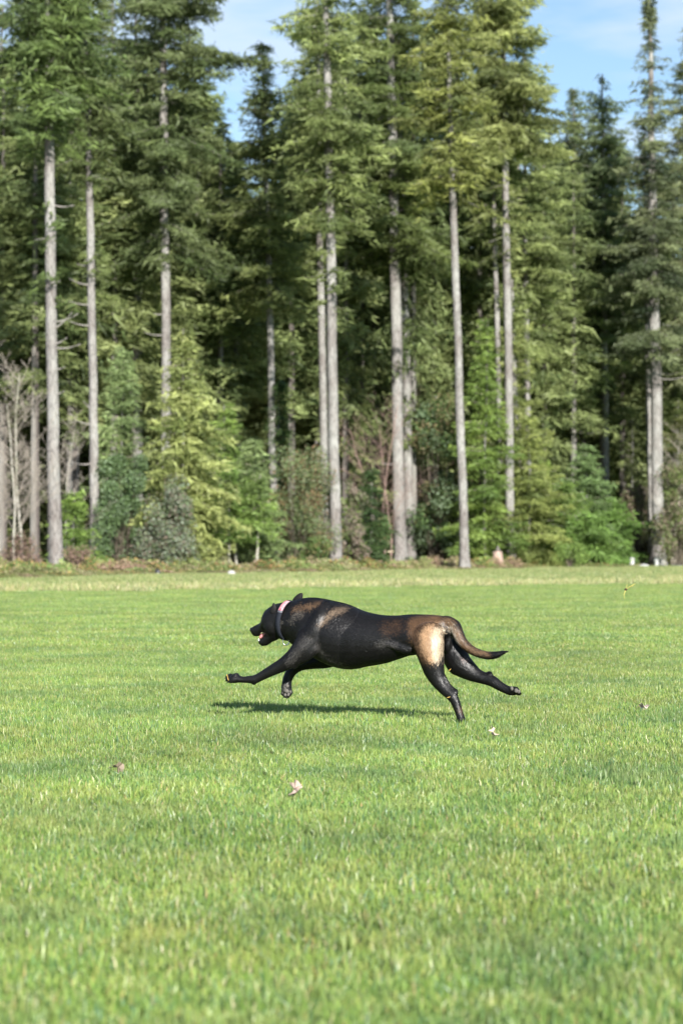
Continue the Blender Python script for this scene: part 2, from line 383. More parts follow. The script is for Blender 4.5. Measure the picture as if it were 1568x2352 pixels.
# ------------------------------------------------------------------ trees
def hexcol(a, b, n, rg, bias=1.0):
    t = rg.random((n, 1)) ** bias
    return np.array(a) * (1 - t) + np.array(b) * t
def conifer_crown(seed, z0, z1, R, nb, dark, light, axis=None, leaf=.30, droop=.35, low=.55, dens=1.0, top_round=.8, up0=.5):
    """sprays of needles on drooping boughs; returns V,Q,C and bough lines"""
    rg = np.random.default_rng(seed)
    if axis is None: axis = lambda z: np.zeros((len(z), 2))
    nb = int(nb * .6); dens = dens * 1.35
    t = np.sort(rg.random(nb)) ** .92
    zb = z0 + (z1 - z0) * t
    az = (np.arange(nb) * 2.39996 + rg.uniform(-.5, .5, nb))
    # profile: widest near one third, ragged
    prof = np.minimum(1.0, low + (1 - low) * t / .28) * np.clip(1 - t, 0.02, 1) ** top_round
    lobes = 1 + .22 * np.sin(az * 2 + t * 17 + seed) + .16 * np.sin(t * 43 + seed * 2.1)
    L = np.maximum(R * prof * lobes * rg.uniform(.55, 1.3, nb), .25)
    el = up0 * t - .18 + rg.normal(0, .1, nb)
    centers, dirs, sizes, cols = [], [], [], []
    lines = []
    ax = axis(zb)
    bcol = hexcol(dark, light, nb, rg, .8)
    for k in range(nb):
        l = L[k]; d = np.array([math.cos(az[k]), math.sin(az[k]), 0]); side = np.array([-d[1], d[0], 0])
        ns = max(3, int(l / .30 * dens))
        s = np.linspace(.12, 1.0, ns) + rg.uniform(-.03, .03, ns)
        zz = l * (math.sin(el[k]) * s - droop * s ** 2 * .8 + droop * .45 * s ** 4)
        base = np.stack([ax[k, 0] + d[0] * l * s, ax[k, 1] + d[1] * l * s, zb[k] + zz], 1)
        lines.append(base)
        for sg in (-1, 1):
            tl = (.36 * l * (1.05 - s) + .34) * rg.uniform(.6, 1.15, ns)      # twig length
            nq = np.maximum(2, (tl / (leaf * .55) * dens).astype(int))
            for q in range(int(nq.max())):
                m = nq > q
                if not m.any(): break
                f = (q + rg.random(m.sum())) / nq[m]
                tw = d * .55 + sg * side * .85
                c = base[m] + tw * (tl[m] * f)[:, None]
                c[:, 2] -= droop * .5 * tl[m] * f ** 1.5 + rg.exponential(.14, m.sum()) * leaf / .3
                centers.append(c)
                dd = np.tile(tw, (m.sum(), 1)) + rg.normal(0, .45, (m.sum(), 3)); dd[:, 2] -= .35
                dirs.append(dd); sizes.append(leaf * rg.uniform(.6, 1.25, m.sum()))
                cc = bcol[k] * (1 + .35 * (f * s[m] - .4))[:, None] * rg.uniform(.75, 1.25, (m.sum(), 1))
                cols.append(cc)
    c = np.concatenate(centers); dd = np.concatenate(dirs); sz = np.concatenate(sizes); cc = np.concatenate(cols)
    dd /= np.linalg.norm(dd, axis=1)[:, None]
    rnd = rg.normal(0, 1, c.shape); rnd[:, 2] *= .6
    w = np.cross(dd, rnd); w /= np.linalg.norm(w, axis=1)[:, None] + 1e-9
    # every spray is two slender slips of needles, set a little apart
    c = np.concatenate([c, c + rg.normal(0, .30, c.shape) * sz[:, None]]); cc = np.concatenate([cc, cc * rg.uniform(.8, 1.2, (len(cc), 1))])
    dd = np.concatenate([dd, dd + rg.normal(0, .4, dd.shape)]); w = np.concatenate([w, np.roll(w, 1, 0)]); sz = np.concatenate([sz, sz])
    n = len(c); P = np.empty((n, 3, 3)); a = sz[:, None]
    P[:, 0] = c - dd * a * .55 + w * a * .15; P[:, 1] = c - dd * a * .45 - w * a * .15; P[:, 2] = c + dd * a * .8
    i = np.arange(n) * 3
    return P.reshape(-1, 3), np.stack([i, i + 1, i + 2], 1), np.repeat(cc, 3, 0), lines
def trunk_mesh(name, path, rad, mat_, parent, n=14, seed=0, flare=True):
    """path (m,3) local points bottom->top, rad (m,)"""
    rg = np.random.default_rng(seed)
    path = np.asarray(path, float); rad = np.asarray(rad, float)
    # resample
    zt = np.linspace(0, 1, 46); k = np.linspace(0, 1, len(path))
    p = np.stack([np.interp(zt, k, path[:, j]) for j in range(3)], 1); r = np.interp(zt, k, rad)
    hgt = p[:, 2] - p[0, 2]
    if flare: r = r * (1 + .55 * np.exp(-hgt / (1.6 * rad[0] + .35)))
    p[:, 0] += np.cumsum(rg.normal(0, .012, len(p))) * 1.0
    b = MB()
    a = np.arange(n) * 2 * np.pi / n
    V = []
    for q, (pp, rr) in enumerate(zip(p, r)):
        rip = 1 + .05 * np.sin(a * 5 + seed) + .04 * np.sin(a * 3 + hgt[q] * .6) + rg.normal(0, .018, n)
        if flare: rip += .16 * np.exp(-hgt[q] / .5) * np.sin(a * 4 + seed * 3)
        V.append(np.stack([pp[0] + rr * rip * np.cos(a), pp[1] + rr * rip * np.sin(a), np.full(n, pp[2])], 1))
    V = np.concatenate(V); i = np.arange(n); j = (i + 1) % n
    Q = np.concatenate([np.stack([k_ * n + i, k_ * n + j, (k_ + 1) * n + j, (k_ + 1) * n + i], 1) for k_ in range(len(p) - 1)])
    b.add(V, Q)
    return b.build(name, mat_, parent)

D1, L1 = (.080, .115, .040), (.285, .345, .125)       # dark fir / lit fir
D2, L2 = (.090, .120, .040), (.310, .360, .130)       # olive
def bough_mesh(lines, parent, mat_, frac=1.0, r=.03, seed=0):
    b = MB(); rg = random.Random(seed)
    for ln in lines:
        if rg.random() > frac or len(ln) < 3: continue
        pts = ln[::max(1, len(ln) // 4)]
        b.tube(pts, np.linspace(r, r * .25, len(pts)), 3, caps=False)
    if b.n: o = b.build('limbs', mat_, parent, smooth=False); o['kind'] = 'stuff'; return o

def tall_fir(label, px, py, top, w, crown_py, R_px, Y=None, dark=D1, light=L1, seed=1, bark=BARK, lean=None, nb=210,
             dens=1.0, crown_kw=None, wide=1.22, group=None, cat='fir tree', name='fir_tree', stubs=(), leaf=.32, extra=None):
    """px,py foot in the picture; top=(px,py) tip; w trunk width in picture px; crown from crown_py up, half width R_px"""
    Y = Y or gnd_Y(py)
    x0 = X_at(px, Y); s = Y / F
    root = empty(name, (x0, Y, 0)); tag(root, label, cat, group)
    zt = Z_at(top[1], Y); xt = X_at(top[0], Y) - x0
    bend = lean if lean is not None else 1.0
    def axis(z):
        u = np.clip(np.asarray(z) / zt, 0, 1)
        return np.stack([xt * u ** bend, np.zeros_like(u)], 1)
    zz = np.linspace(0, zt, 12); a = axis(zz)
    r0 = w * s / 2 * .92
    u = zz / zt
    rad = r0 * (1 - .42 * u) * (1 - .75 * np.clip((u - .55) / .45, 0, 1) ** 1.4) + .02
    trunk_mesh('trunk', np.stack([a[:, 0], a[:, 1], zz], 1), rad, bark, root, seed=seed)
    zc = Z_at(crown_py, Y)
    kw = dict(leaf=leaf, dens=dens, top_round=.55); kw.update(crown_kw or {})
    V, Q, C, ln = conifer_crown(seed, zc, zt, R_px * s * wide, nb, dark, light, axis=axis, **kw)
    if extra:
        for (ey0, ey1, eR, enb) in extra:       # separate lower bough groups
            V2, Q2, C2, l2 = conifer_crown(seed + 77 + enb, Z_at(ey0, Y), Z_at(ey1, Y), eR * s, enb, dark, light, axis=axis, leaf=leaf, low=.9, top_round=.25, dens=dens, up0=.1)
            Q = np.concatenate([Q, Q2 + len(V)]); V = np.concatenate([V, V2]); C = np.concatenate([C, C2]); ln = ln + l2
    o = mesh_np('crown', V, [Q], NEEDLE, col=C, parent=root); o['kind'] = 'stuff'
    bough_mesh(ln, root, BARK_DARK, .8, .035, seed)
    for (sy, dx, dy) in stubs:                  # bare dead branches: start row, reach, rise (picture px)
        zb = Z_at(sy, Y); ax_ = axis(np.array([zb]))[0]
        t = np.linspace(0, 1, 7)[:, None]
        sgn = 1 if dx > 0 else -1
        P0 = np.array([ax_[0] + sgn * r0 * .5, -r0 * .3, zb])
        P = P0 + np.concatenate([dx * s * t, -.25 * abs(dx) * s * t, dy * .6 * s * t - .07 * abs(dx) * s * np.sin(t * np.pi)], 1)
        b = MB(); b.tube(P, np.linspace(.036, .012, 7), 5)
        mt = P[4]
        b.tube(np.stack([mt, mt + np.array([dx * s * .28, -.1, abs(dy) * s * .15 + .05])]), [.022, .01], 4)
        b.build('dead_branch', DEADWOOD, root)
    return root

# the trunks along the edge of the wood, left to right
tall_fir('tall grey fir at far left, widest trunk of the left pair, beside bare pale alders', 130, 1318, (100, -330), 29, 330, 135, seed=3, bark=BARK, nb=240,
         extra=[(700, 440, 60, 14)], stubs=[(740, 55, 30), (755, 40, 60), (800, 60, 14), (790, 28, 22), (848, 22, 6), (905, 20, 10), (650, 14, 6), (472, 50, -4)], dark=D1, light=(0.157, 0.216, 0.064))
tall_fir('slim pale fir, right one of the left pair, curved dead twigs on its left', 220, 1313, (202, -90), 22, 405, 92, seed=5, nb=190, dark=D1, light=(0.157, 0.205, 0.075),
         extra=[(640, 560, 45, 12)], stubs=[(655, -46, 22), (700, -50, 14), (748, -48, 16), (940, -18, 30), (975, -40, 20), (1065, -42, 3), (610, -30, 4)])
tall_fir('tall fir whose grey trunk rises behind the yellow green cedar', 382, 0, (380, -480), 24, 590, 165, Y=124, seed=7, nb=260, dark=D1, light=(0.157, 0.196, 0.081), stubs=[(770, -45, 10), (722, -35, 6), (545, -30, 10)])
tall_fir('thin sun-speckled fir trunk between the pale left pair and the cedar', 325, 0, (312, -120), 16, 560, 110, Y=132, seed=8, nb=170, bark=BARK)
tall_fir('short pointed fir at the left sky gap, slim trunk above the reddish madrone bush', 636, 0, (604, 100), 17, 700, 140, Y=131, seed=9, nb=240, bark=BARK, dark=D1, light=(.24, .28, .10), lean=.8, wide=1.1, crown_kw=dict(top_round=.9))
tall_fir('grey fir trunk standing close behind the left side of the centre trunk', 748, 0, (732, -60), 19, 620, 105, Y=137, seed=10, nb=180, bark=BARK)
tall_fir('straight centre fir trunk rising right above the dog, with a flared foot', 770, 1309, (742, -380), 27, 500, 128, seed=12, nb=230, dark=D2, light=L2,
         extra=[(720, 560, 55, 16)], stubs=[(1075, -26, 3)], crown_kw=dict(top_round=.6))
tall_fir('fir with the thickest trunk of the wood, brownish on its left side', 920, 1303, (886, -420), 28, 600, 128, seed=14, nb=260, dark=D1, light=(0.178, 0.225, 0.068), stubs=[(1065, -40, 4)], crown_kw=dict(low=.9, top_round=.5))
tall_fir('twin fir trunk half hidden behind the thickest trunk', 943, 0, (912, 40), 22, 620, 100, Y=146, seed=15, nb=120, bark=BARK)
tall_fir('slender leaning fir trunk between the thickest trunk and the green firs, bare to mid height', 1066, 1308, (1022, -130), 20, 455, 92, seed=16, nb=190, dark=D2, light=(.29, .33, .095), crown_kw=dict(low=.8))
tall_fir('tall pale stemmed fir right of the slender trunk, ragged top against the sky', 1172, 1302, (1148, -90), 22, 330, 128, Y=144.2, seed=18, nb=230, dark=D2, light=L2, extra=[(620, 400, 62, 22)], crown_kw=dict(top_round=.4, low=.8))
tall_fir('darker thin fir trunk just left of the tall pale stemmed fir', 1150, 0, (1132, 190), 14, 560, 80, Y=147, seed=19, nb=120)
tall_fir('pale broken barked trunk showing through the light green firs behind the stump', 1186, 1302, (1182, 640), 19, 800, 45, Y=147, seed=20, nb=45, dark=D2, light=L2)
tall_fir('dark narrow trunk with sun patches right of the green firs', 1264, 0, (1262, 270), 13, 800, 105, Y=168, seed=22, nb=150, bark=BARK_DARK)
tall_fir('crooked pale trunk with snags, middle one of the three thin trunks at right', 1345, 0, (1318, 205), 14, 760, 118, Y=171, seed=23, nb=240, dark=D2, light=(0.188, 0.235, 0.106), stubs=[(850, 24, 12), (840, -30, -14), (755, 30, 18)], crown_kw=dict(top_round=.9))
tall_fir('tan trunk with crossing dead branches left of the thick ribbed trunk', 1392, 1135, (1384, 170), 18, 790, 112, Y=164, seed=24, nb=240, dark=D2, light=(0.178, 0.225, 0.106), stubs=[(990, -60, -6), (985, 30, 6), (950, 22, 5)])
tall_fir('tall spire shaped fir with a thick ribbed trunk at the right', 1512, 1300, (1492, -25), 29, 830, 150, seed=26, nb=300, dark=(.03, .05, .024), light=(0.209, 0.244, 0.116), dens=.9, wide=1.1, crown_kw=dict(top_round=1.15, low=.8, droop=.42), stubs=[(870, 60, 8), (860, 20, 6)])
tall_fir('second stem tight against the left side of the thick ribbed trunk', 1494, 1300, (1484, 300), 16, 640, 60, Y=158.5, seed=27, nb=60)
tall_fir('fir at the right edge of the frame with boughs reaching in', 1600, 0, (1590, 60), 18, 900, 115, Y=163, seed=28, nb=200, dark=D2, light=(0.209, 0.235, 0.116))
tall_fir('fir at the left edge of the frame with boughs reaching in', -40, 0, (6, 15), 12, 800, 135, Y=124, seed=29, nb=200, dark=D1, light=(0.188, 0.235, 0.085))
tall_fir('fir with a fading top between the left pair and the fir behind the cedar', 262, 0, (255, -60), 13, 720, 90, Y=142, seed=30, nb=150)
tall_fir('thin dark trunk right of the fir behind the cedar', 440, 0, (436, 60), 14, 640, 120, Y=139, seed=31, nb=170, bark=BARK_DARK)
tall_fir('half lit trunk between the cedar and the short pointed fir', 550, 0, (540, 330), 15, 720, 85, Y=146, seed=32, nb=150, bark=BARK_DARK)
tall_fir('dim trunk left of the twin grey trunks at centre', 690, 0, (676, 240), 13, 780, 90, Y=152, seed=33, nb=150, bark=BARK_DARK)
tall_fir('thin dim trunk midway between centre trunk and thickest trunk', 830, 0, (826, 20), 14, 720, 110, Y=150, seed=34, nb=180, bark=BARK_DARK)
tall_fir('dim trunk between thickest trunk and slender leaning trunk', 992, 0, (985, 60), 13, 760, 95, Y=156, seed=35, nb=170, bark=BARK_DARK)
tall_fir('fir standing behind the ragged topped fir, its outer boughs against the sky', 1215, 0, (1205, 130), 14, 800, 120, Y=152, seed=36, nb=190, dark=D2, light=L2)
tall_fir('dark narrow trunk behind the first grey trunk at far left', 162, 0, (160, 10), 15, 760, 95, Y=125, seed=37, nb=150, bark=BARK)
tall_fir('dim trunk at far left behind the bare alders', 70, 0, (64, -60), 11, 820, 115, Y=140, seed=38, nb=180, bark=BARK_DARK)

# further trees of the wood behind
def skyline(px):
    xs = [-400, 0, 60, 120, 240, 480, 520, 560, 585, 620, 660, 720, 1000, 1100, 1180, 1240, 1290, 1330, 1400, 1470, 1568, 2000]
    ys = [0, 90, 130, -100, 60, 60, 200, 360, 370, 330, 120, -80, -60, 60, 110, 200, 240, 230, 230, 280, 220, 120]
    return float(np.interp(px, xs, ys))
protos = []
for s in range(5):
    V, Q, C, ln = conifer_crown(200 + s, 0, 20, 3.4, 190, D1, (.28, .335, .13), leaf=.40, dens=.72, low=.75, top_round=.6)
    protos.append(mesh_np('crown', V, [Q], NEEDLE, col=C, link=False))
protos[0]  # meshes are shared below
tr = MB(); tr.tube(np.stack([np.zeros(10), np.zeros(10), np.linspace(0, 1, 10)], 1), np.linspace(1, .25, 10), 8)
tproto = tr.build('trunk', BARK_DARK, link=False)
rg0 = random.Random(77)
LAND = [(-10, 'left edge of the picture'), (58, 'bare alders'), (130, 'widest trunk of the left pair'), (220, 'slim pale trunk of the left pair'), (325, 'sun-speckled thin trunk'), (385, 'trunk above the cedar'),
        (440, 'thin dark trunk beyond the cedar'), (550, 'half lit trunk beside the cedar'), (625, 'short pointed fir'), (690, 'dim trunk left of centre'), (765, 'centre trunk'), (830, 'thin trunk right of centre'), (920, 'thickest trunk'),
        (992, 'dim trunk by the slender one'), (1052, 'slender leaning trunk'), (1112, 'narrow bright green fir'), (1160, 'tall pale stemmed fir'), (1215, 'olive firs by the stump'), (1264, 'narrow sun-patched dark trunk'), (1340, 'crooked pale trunk'), (1390, 'tan trunk'),
        (1450, 'narrow olive fir'), (1500, 'thick ribbed trunk'), (1575, 'right edge of the picture')]
used_labels = set()
def where(px):
    for l, nm in sorted(LAND, key=lambda q: abs(q[0] - px)):
        for lab in ('shaded second row fir just %s the %s' % ('left of' if px < l else 'right of', nm),):
            if lab not in used_labels: used_labels.add(lab); return lab
    return 'shaded second row fir'
def back_tree(px, Y, toppy, crown_z, R, k):
    zt = Z_at(toppy, Y); x = X_at(px, Y)
    root = empty('fir_tree', (x, Y, 0), rg0.uniform(0, 6.28))
    tag(root, where(px), 'fir tree', 'firs in the shaded second row of the wood')
    t = tproto.copy(); COL.objects.link(t); t.parent = root; t.scale = (.26, .26, zt * .96)
    c = protos[k].copy(); COL.objects.link(c); c.parent = root; c['kind'] = 'stuff'
    c.location = (0, 0, crown_z); c.scale = (R / 3.4, R / 3.4, (zt - crown_z) / 20)
k = 0
for px in range(-60, 1660, 62):
    Y = 118 + 1.3 * X_at(px, 130) + rg0.uniform(24, 32)
    p2 = px + rg0.uniform(-18, 18)
    back_tree(p2, Y, skyline(p2) + rg0.uniform(20, 160), rg0.uniform(5, 10), rg0.uniform(3.0, 4.0), k % 5); k += 1
pts, rot, scl, idx = [], [], [], []
for row, (dz, step) in enumerate(((38, 58), (50, 58), (66, 60))):
    for px in range(-300 - row * 20, 1900, step):
        Y = 118 + 1.3 * X_at(px, 130) + dz + rg0.uniform(-4, 4); p2 = px + rg0.uniform(-20, 20)
        zt = Z_at(skyline(p2) + rg0.uniform(80, 260) + 20 * row, Y); cz = rg0.uniform(-1, 5)
        pts.append((X_at(p2, Y), Y, cz)); rot.append(rg0.uniform(0, 6.28)); idx.append(rg0.randrange(5))
        R = rg0.uniform(3.6, 4.8); scl.append((R / 3.4, R / 3.4, (zt - cz) / 20))
gn_scatter('background_forest', [p.copy() for p in protos], pts, rot, scl, idx, NEEDLE)

# ------------------------------------------------------------------ understorey
def young_conifer(label, px, py, top_py, R_px, dark, light, seed, Y=None, base_py=None, nb=120, leaf=.24, kw=None, name='young_fir', cat='young fir', stem_px=5, dens=1.0, topx=None, bark=BARK):
    Y = Y or gnd_Y(py); s = Y / F; x0 = X_at(px, Y)
    root = empty(name, (x0, Y, 0)); tag(root, label, cat)
    zt = Z_at(top_py, Y); xt = (X_at(topx, Y) - x0) if topx else 0
    axis = lambda z: np.stack([xt * np.clip(np.asarray(z) / zt, 0, 1), np.zeros(len(z))], 1)
    zz = np.linspace(0, zt, 8); a = axis(zz)
    trunk_mesh('trunk', np.stack([a[:, 0], a[:, 1], zz], 1), np.linspace(stem_px * s / 2, .02, 8), bark, root, n=8, seed=seed)
    zc = Z_at(base_py, Y) if base_py else .3
    k_ = dict(leaf=leaf, dens=dens, low=.85, top_round=.75, droop=.35, up0=.7); k_.update(kw or {})
    V, Q, C, ln = conifer_crown(seed, zc, zt, R_px * s * 1.18, int(nb * 1.35), dark, light, axis=axis, **k_)
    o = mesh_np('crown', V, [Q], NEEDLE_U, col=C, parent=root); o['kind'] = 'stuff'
    bough_mesh(ln, root, TWIG, .5, .02, seed)
    return root
CY, CYL = (.16, .20, .06), (.40, .44, .16)
GR, GRL = (.10, .17, .04), (.26, .39, .09)
BG, BGL = (.12, .175, .065), (.32, .42, .17)
young_conifer('yellow green cedar standing in front of the wood, brightest tree left of centre', 424, 0, 755, 118, CY, CYL, 40, Y=112, nb=170, leaf=.30, kw=dict(droop=.55, low=.8, top_round=.62, up0=.3), name='cedar_tree', cat='cedar', stem_px=9)
young_conifer('blue green young fir right behind the slim pale trunk', 280, 0, 800, 85, BG, BGL, 41, Y=116, nb=130, kw=dict(top_round=.6))
young_conifer('low bright green fir between the two pale left trunks', 170, 0, 1130, 55, GR, GRL, 42, Y=104, nb=60)
young_conifer('dark green young fir at the lower right of the yellow green cedar', 520, 0, 930, 80, GR, GRL, 43, Y=121, nb=110)
young_conifer('blue green young fir under the short pointed fir', 580, 0, 1010, 85, BG, BGL, 44, Y=117, nb=110)
young_conifer('fresh green sapling on a bare pale stem, leftmost of the saplings at the wood edge', 470, 1308, 1120, 42, GR, GRL, 45, Y=113, base_py=1232, nb=45, stem_px=6, bark=BARK_PALE, topx=460)
young_conifer('fresh green sapling on a bare pale stem, with a second stem close at its right', 527, 1305, 1080, 50, GR, (.20, .32, .08), 46, Y=114, base_py=1228, nb=60, stem_px=6, bark=BARK_PALE)
young_conifer('thin sapling stem crowded against the right side of its neighbour sapling', 546, 1305, 1120, 45, GR, GRL, 47, Y=115, base_py=1225, nb=45, stem_px=6, bark=BARK_PALE)
young_conifer('sapling on a white stem left of the reddish madrone bush', 589, 1305, 1090, 52, BG, GRL, 48, Y=114, base_py=1212, nb=55, stem_px=7, bark=BARK_PALE)
young_conifer('narrow bright green fir right of the slender leaning trunk', 1112, 0, 735, 82, GR, (.27, .38, .09), 49, Y=143, nb=150, kw=dict(top_round=.7))
young_conifer('light olive fir with loose boughs behind the tree stump', 1182, 0, 730, 80, (.10, .14, .04), (.34, .39, .13), 50, Y=147, nb=140, kw=dict(top_round=.45, droop=.45))
young_conifer('wide light olive fir low in front of the pale broken barked trunk', 1215, 0, 960, 105, (.10, .14, .04), (.34, .40, .12), 51, Y=145, nb=130)
young_conifer('yellow green low fir right of the stump', 1250, 0, 1060, 95, (.10, .15, .035), (.25, .34, .08), 52, Y=149, nb=110)
young_conifer('rounded fresh green hemlock, peak of the green thicket at right', 1345, 0, 1025, 75, BG, (.20, .30, .11), 53, Y=152, nb=120, leaf=.26, kw=dict(top_round=.5))
young_conifer('bright green hemlock at the left side of the thicket', 1290, 0, 1110, 80, GR, (.21, .33, .08), 54, Y=148, nb=110, leaf=.26, kw=dict(top_round=.4))
young_conifer('bright green hemlock at the right end of the thicket', 1395, 0, 1150, 72, GR, (.19, .30, .07), 55, Y=152, nb=110, leaf=.26, kw=dict(top_round=.4))
young_conifer('low green hemlock in front of the middle of the thicket', 1338, 0, 1185, 90, GR, (.20, .33, .08), 56, Y=147, nb=90, leaf=.26, kw=dict(top_round=.3))
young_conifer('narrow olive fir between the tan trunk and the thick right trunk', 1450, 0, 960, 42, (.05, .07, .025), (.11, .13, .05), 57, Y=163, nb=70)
young_conifer('fir with green and rusty boughs at the right edge', 1560, 0, 920, 75, (.06, .09, .03), (.15, .16, .05), 58, Y=158, nb=110)
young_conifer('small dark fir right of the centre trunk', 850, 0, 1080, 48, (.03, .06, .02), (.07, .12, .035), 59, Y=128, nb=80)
young_conifer('low leafy fir right beside the foot of the centre trunk', 800, 0, 1150, 34, GR, GRL, 60, Y=127, nb=45)
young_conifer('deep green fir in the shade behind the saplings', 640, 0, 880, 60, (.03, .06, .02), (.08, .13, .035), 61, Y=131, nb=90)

def leaf_bush(label, px, py, top_py, R_px, cols, seed, Y=None, n=5000, leaf=.13, name='bush', cat='bush', low=0.1, stems=5, trans=LEAF, mat_st=STEM, shape=1.0):
    rg = np.random.default_rng(seed); Y = Y or gnd_Y(py); s = Y / F
    root = empty(name, (X_at(px, Y), Y, 0)); tag(root, label, cat)
    H = Z_at(top_py, Y); R = R_px * s * 1.15
    nc = 34
    cz = rg.uniform(low, .93, nc) * H; rr = R * np.sqrt(np.clip(1 - ((cz / H - .42) / .62) ** 2, .05, 1)) * rg.uniform(.25, .95, nc)
    ca = rg.uniform(0, 6.28, nc); ctr = np.stack([rr * np.cos(ca), rr * np.sin(ca) * shape, cz], 1)
    crad = R * rg.uniform(.28, .48, nc); n = int(n * 1.9)
    ci = rg.integers(0, nc, n); v = rg.normal(0, 1, (n, 3)); v /= np.linalg.norm(v, axis=1)[:, None]
    c = ctr[ci] + v * (crad[ci] * rg.random(n) ** .4)[:, None]
    c = c[c[:, 2] > .05]; n = len(c); ci = ci[:n]
    d = rg.normal(0, 1, (n, 3)); d[:, 2] -= .3; d /= np.linalg.norm(d, axis=1)[:, None]
    w = np.cross(d, rg.normal(0, 1, (n, 3))); w /= np.linalg.norm(w, axis=1)[:, None]
    a = (leaf * rg.uniform(.6, 1.3, n))[:, None]
    P = np.stack([c - d * a * .5, c + w * a * .26, c + d * a * .55, c - w * a * .26], 1)
    pal = np.array(cols); cc = pal[(ci + rg.integers(0, 2, n)) % len(pal)] * rg.uniform(1.0, 1.7, (n, 1))
    i = np.arange(n) * 4
    o = mesh_np('foliage', P.reshape(-1, 3), [np.stack([i, i + 1, i + 2, i + 3], 1)], trans, col=np.repeat(cc, 4, 0), parent=root); o['kind'] = 'stuff'
    b = MB()
    for q in range(nc):
        st = np.array([rg.normal(0, .12 * R), rg.normal(0, .12 * R), 0]); en = ctr[q]
        md = (st + en) / 2 + np.array([0, 0, .05 * H]); en = md + (en - md) * .8
        b.tube([st, (st + md) / 2 + rg.normal(0, .05, 3), md, en], [.026, .02, .014, .006], 4, caps=False)
    o = b.build('stems', mat_st, root, smooth=False); o['kind'] = 'stuff'
    return root
leaf_bush('silvery grey green rhododendron bush at the foot of the cedar', 385, 0, 1095, 62, [(.16, .20, .14), (.10, .15, .07), (.19, .21, .16), (.12, .15, .08), (.16, .13, .10)], 70, Y=110, n=7000, leaf=.13, cat='shrub')
leaf_bush('reddish brown and green madrone bush below the short pointed fir', 690, 0, 1030, 82, [(.13, .17, .08), (.15, .13, .07), (.19, .12, .065), (.12, .16, .07), (.16, .19, .11), (.10, .15, .05)], 71, Y=122, n=10000, leaf=.12, cat='shrub')
leaf_bush('dark glossy rhododendron left of the silvery bush', 285, 0, 1035, 62, [(.08, .13, .05), (.15, .21, .12), (.06, .10, .035), (.11, .17, .07)], 72, Y=111, n=8000, leaf=.12, cat='shrub')
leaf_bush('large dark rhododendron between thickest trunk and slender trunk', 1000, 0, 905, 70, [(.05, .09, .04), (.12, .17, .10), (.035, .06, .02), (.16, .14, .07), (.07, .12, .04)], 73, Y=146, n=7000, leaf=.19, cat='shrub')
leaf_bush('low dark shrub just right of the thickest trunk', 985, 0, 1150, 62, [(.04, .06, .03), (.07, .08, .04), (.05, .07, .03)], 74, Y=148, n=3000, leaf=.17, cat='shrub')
leaf_bush('brown and olive shrub in shade left of the thick right trunk', 1462, 0, 1120, 42, [(.14, .10, .08), (.10, .11, .05), (.20, .15, .12), (.08, .09, .04)], 75, Y=160, n=3500, leaf=.17, cat='shrub')
leaf_bush('mixed brown and green shrub at the right edge of the frame', 1556, 0, 1060, 52, [(.14, .13, .07), (.10, .13, .05), (.20, .16, .12), (.12, .17, .05)], 76, Y=150, n=4500, leaf=.17, cat='shrub')
leaf_bush('grey brown twiggy shrub right of the centre trunk', 815, 0, 1090, 30, [(.18, .16, .12), (.12, .15, .06), (.22, .17, .14)], 77, Y=124, n=1800, leaf=.13, cat='shrub')
leaf_bush('bright green small shrub low before the hemlock thicket', 1310, 0, 1250, 34, [(.14, .20, .05), (.10, .15, .04)], 78, Y=138, n=1200, leaf=.13, cat='shrub')
leaf_bush('leafy green shrub left of the thickest trunk', 866, 0, 1190, 36, [(.06, .11, .04), (.09, .15, .05), (.13, .12, .06)], 79, Y=131, n=2200, leaf=.15, cat='shrub')
leaf_bush('small leafy shrub at the foot of the madrone bush', 725, 0, 1225, 32, [(.09, .15, .04), (.07, .12, .04), (.18, .16, .07)], 80, Y=119, n=1500, leaf=.13, cat='shrub')
for (lb, px, py, tp, R, Y, sd) in (
    ('brown twiggy brush between the two pale left trunks', 178, 0, 1262, 38, 100, 81),
    ('purple brown brush at the feet of the bare alders', 42, 0, 1235, 52, 95, 82),
    ('reddish brush left of the bare stemmed saplings', 498, 0, 1262, 34, 116, 83),
    ('reddish brush right of the white sapling stem', 566, 0, 1266, 26, 118, 84)):
    leaf_bush(lb, px, 0, tp, R, [(.19, .12, .10), (.15, .10, .08), (.24, .17, .13), (.12, .12, .05)], sd, Y=Y, n=1400, leaf=.09, cat='brush', name='brush', mat_st=TWIG_RED)

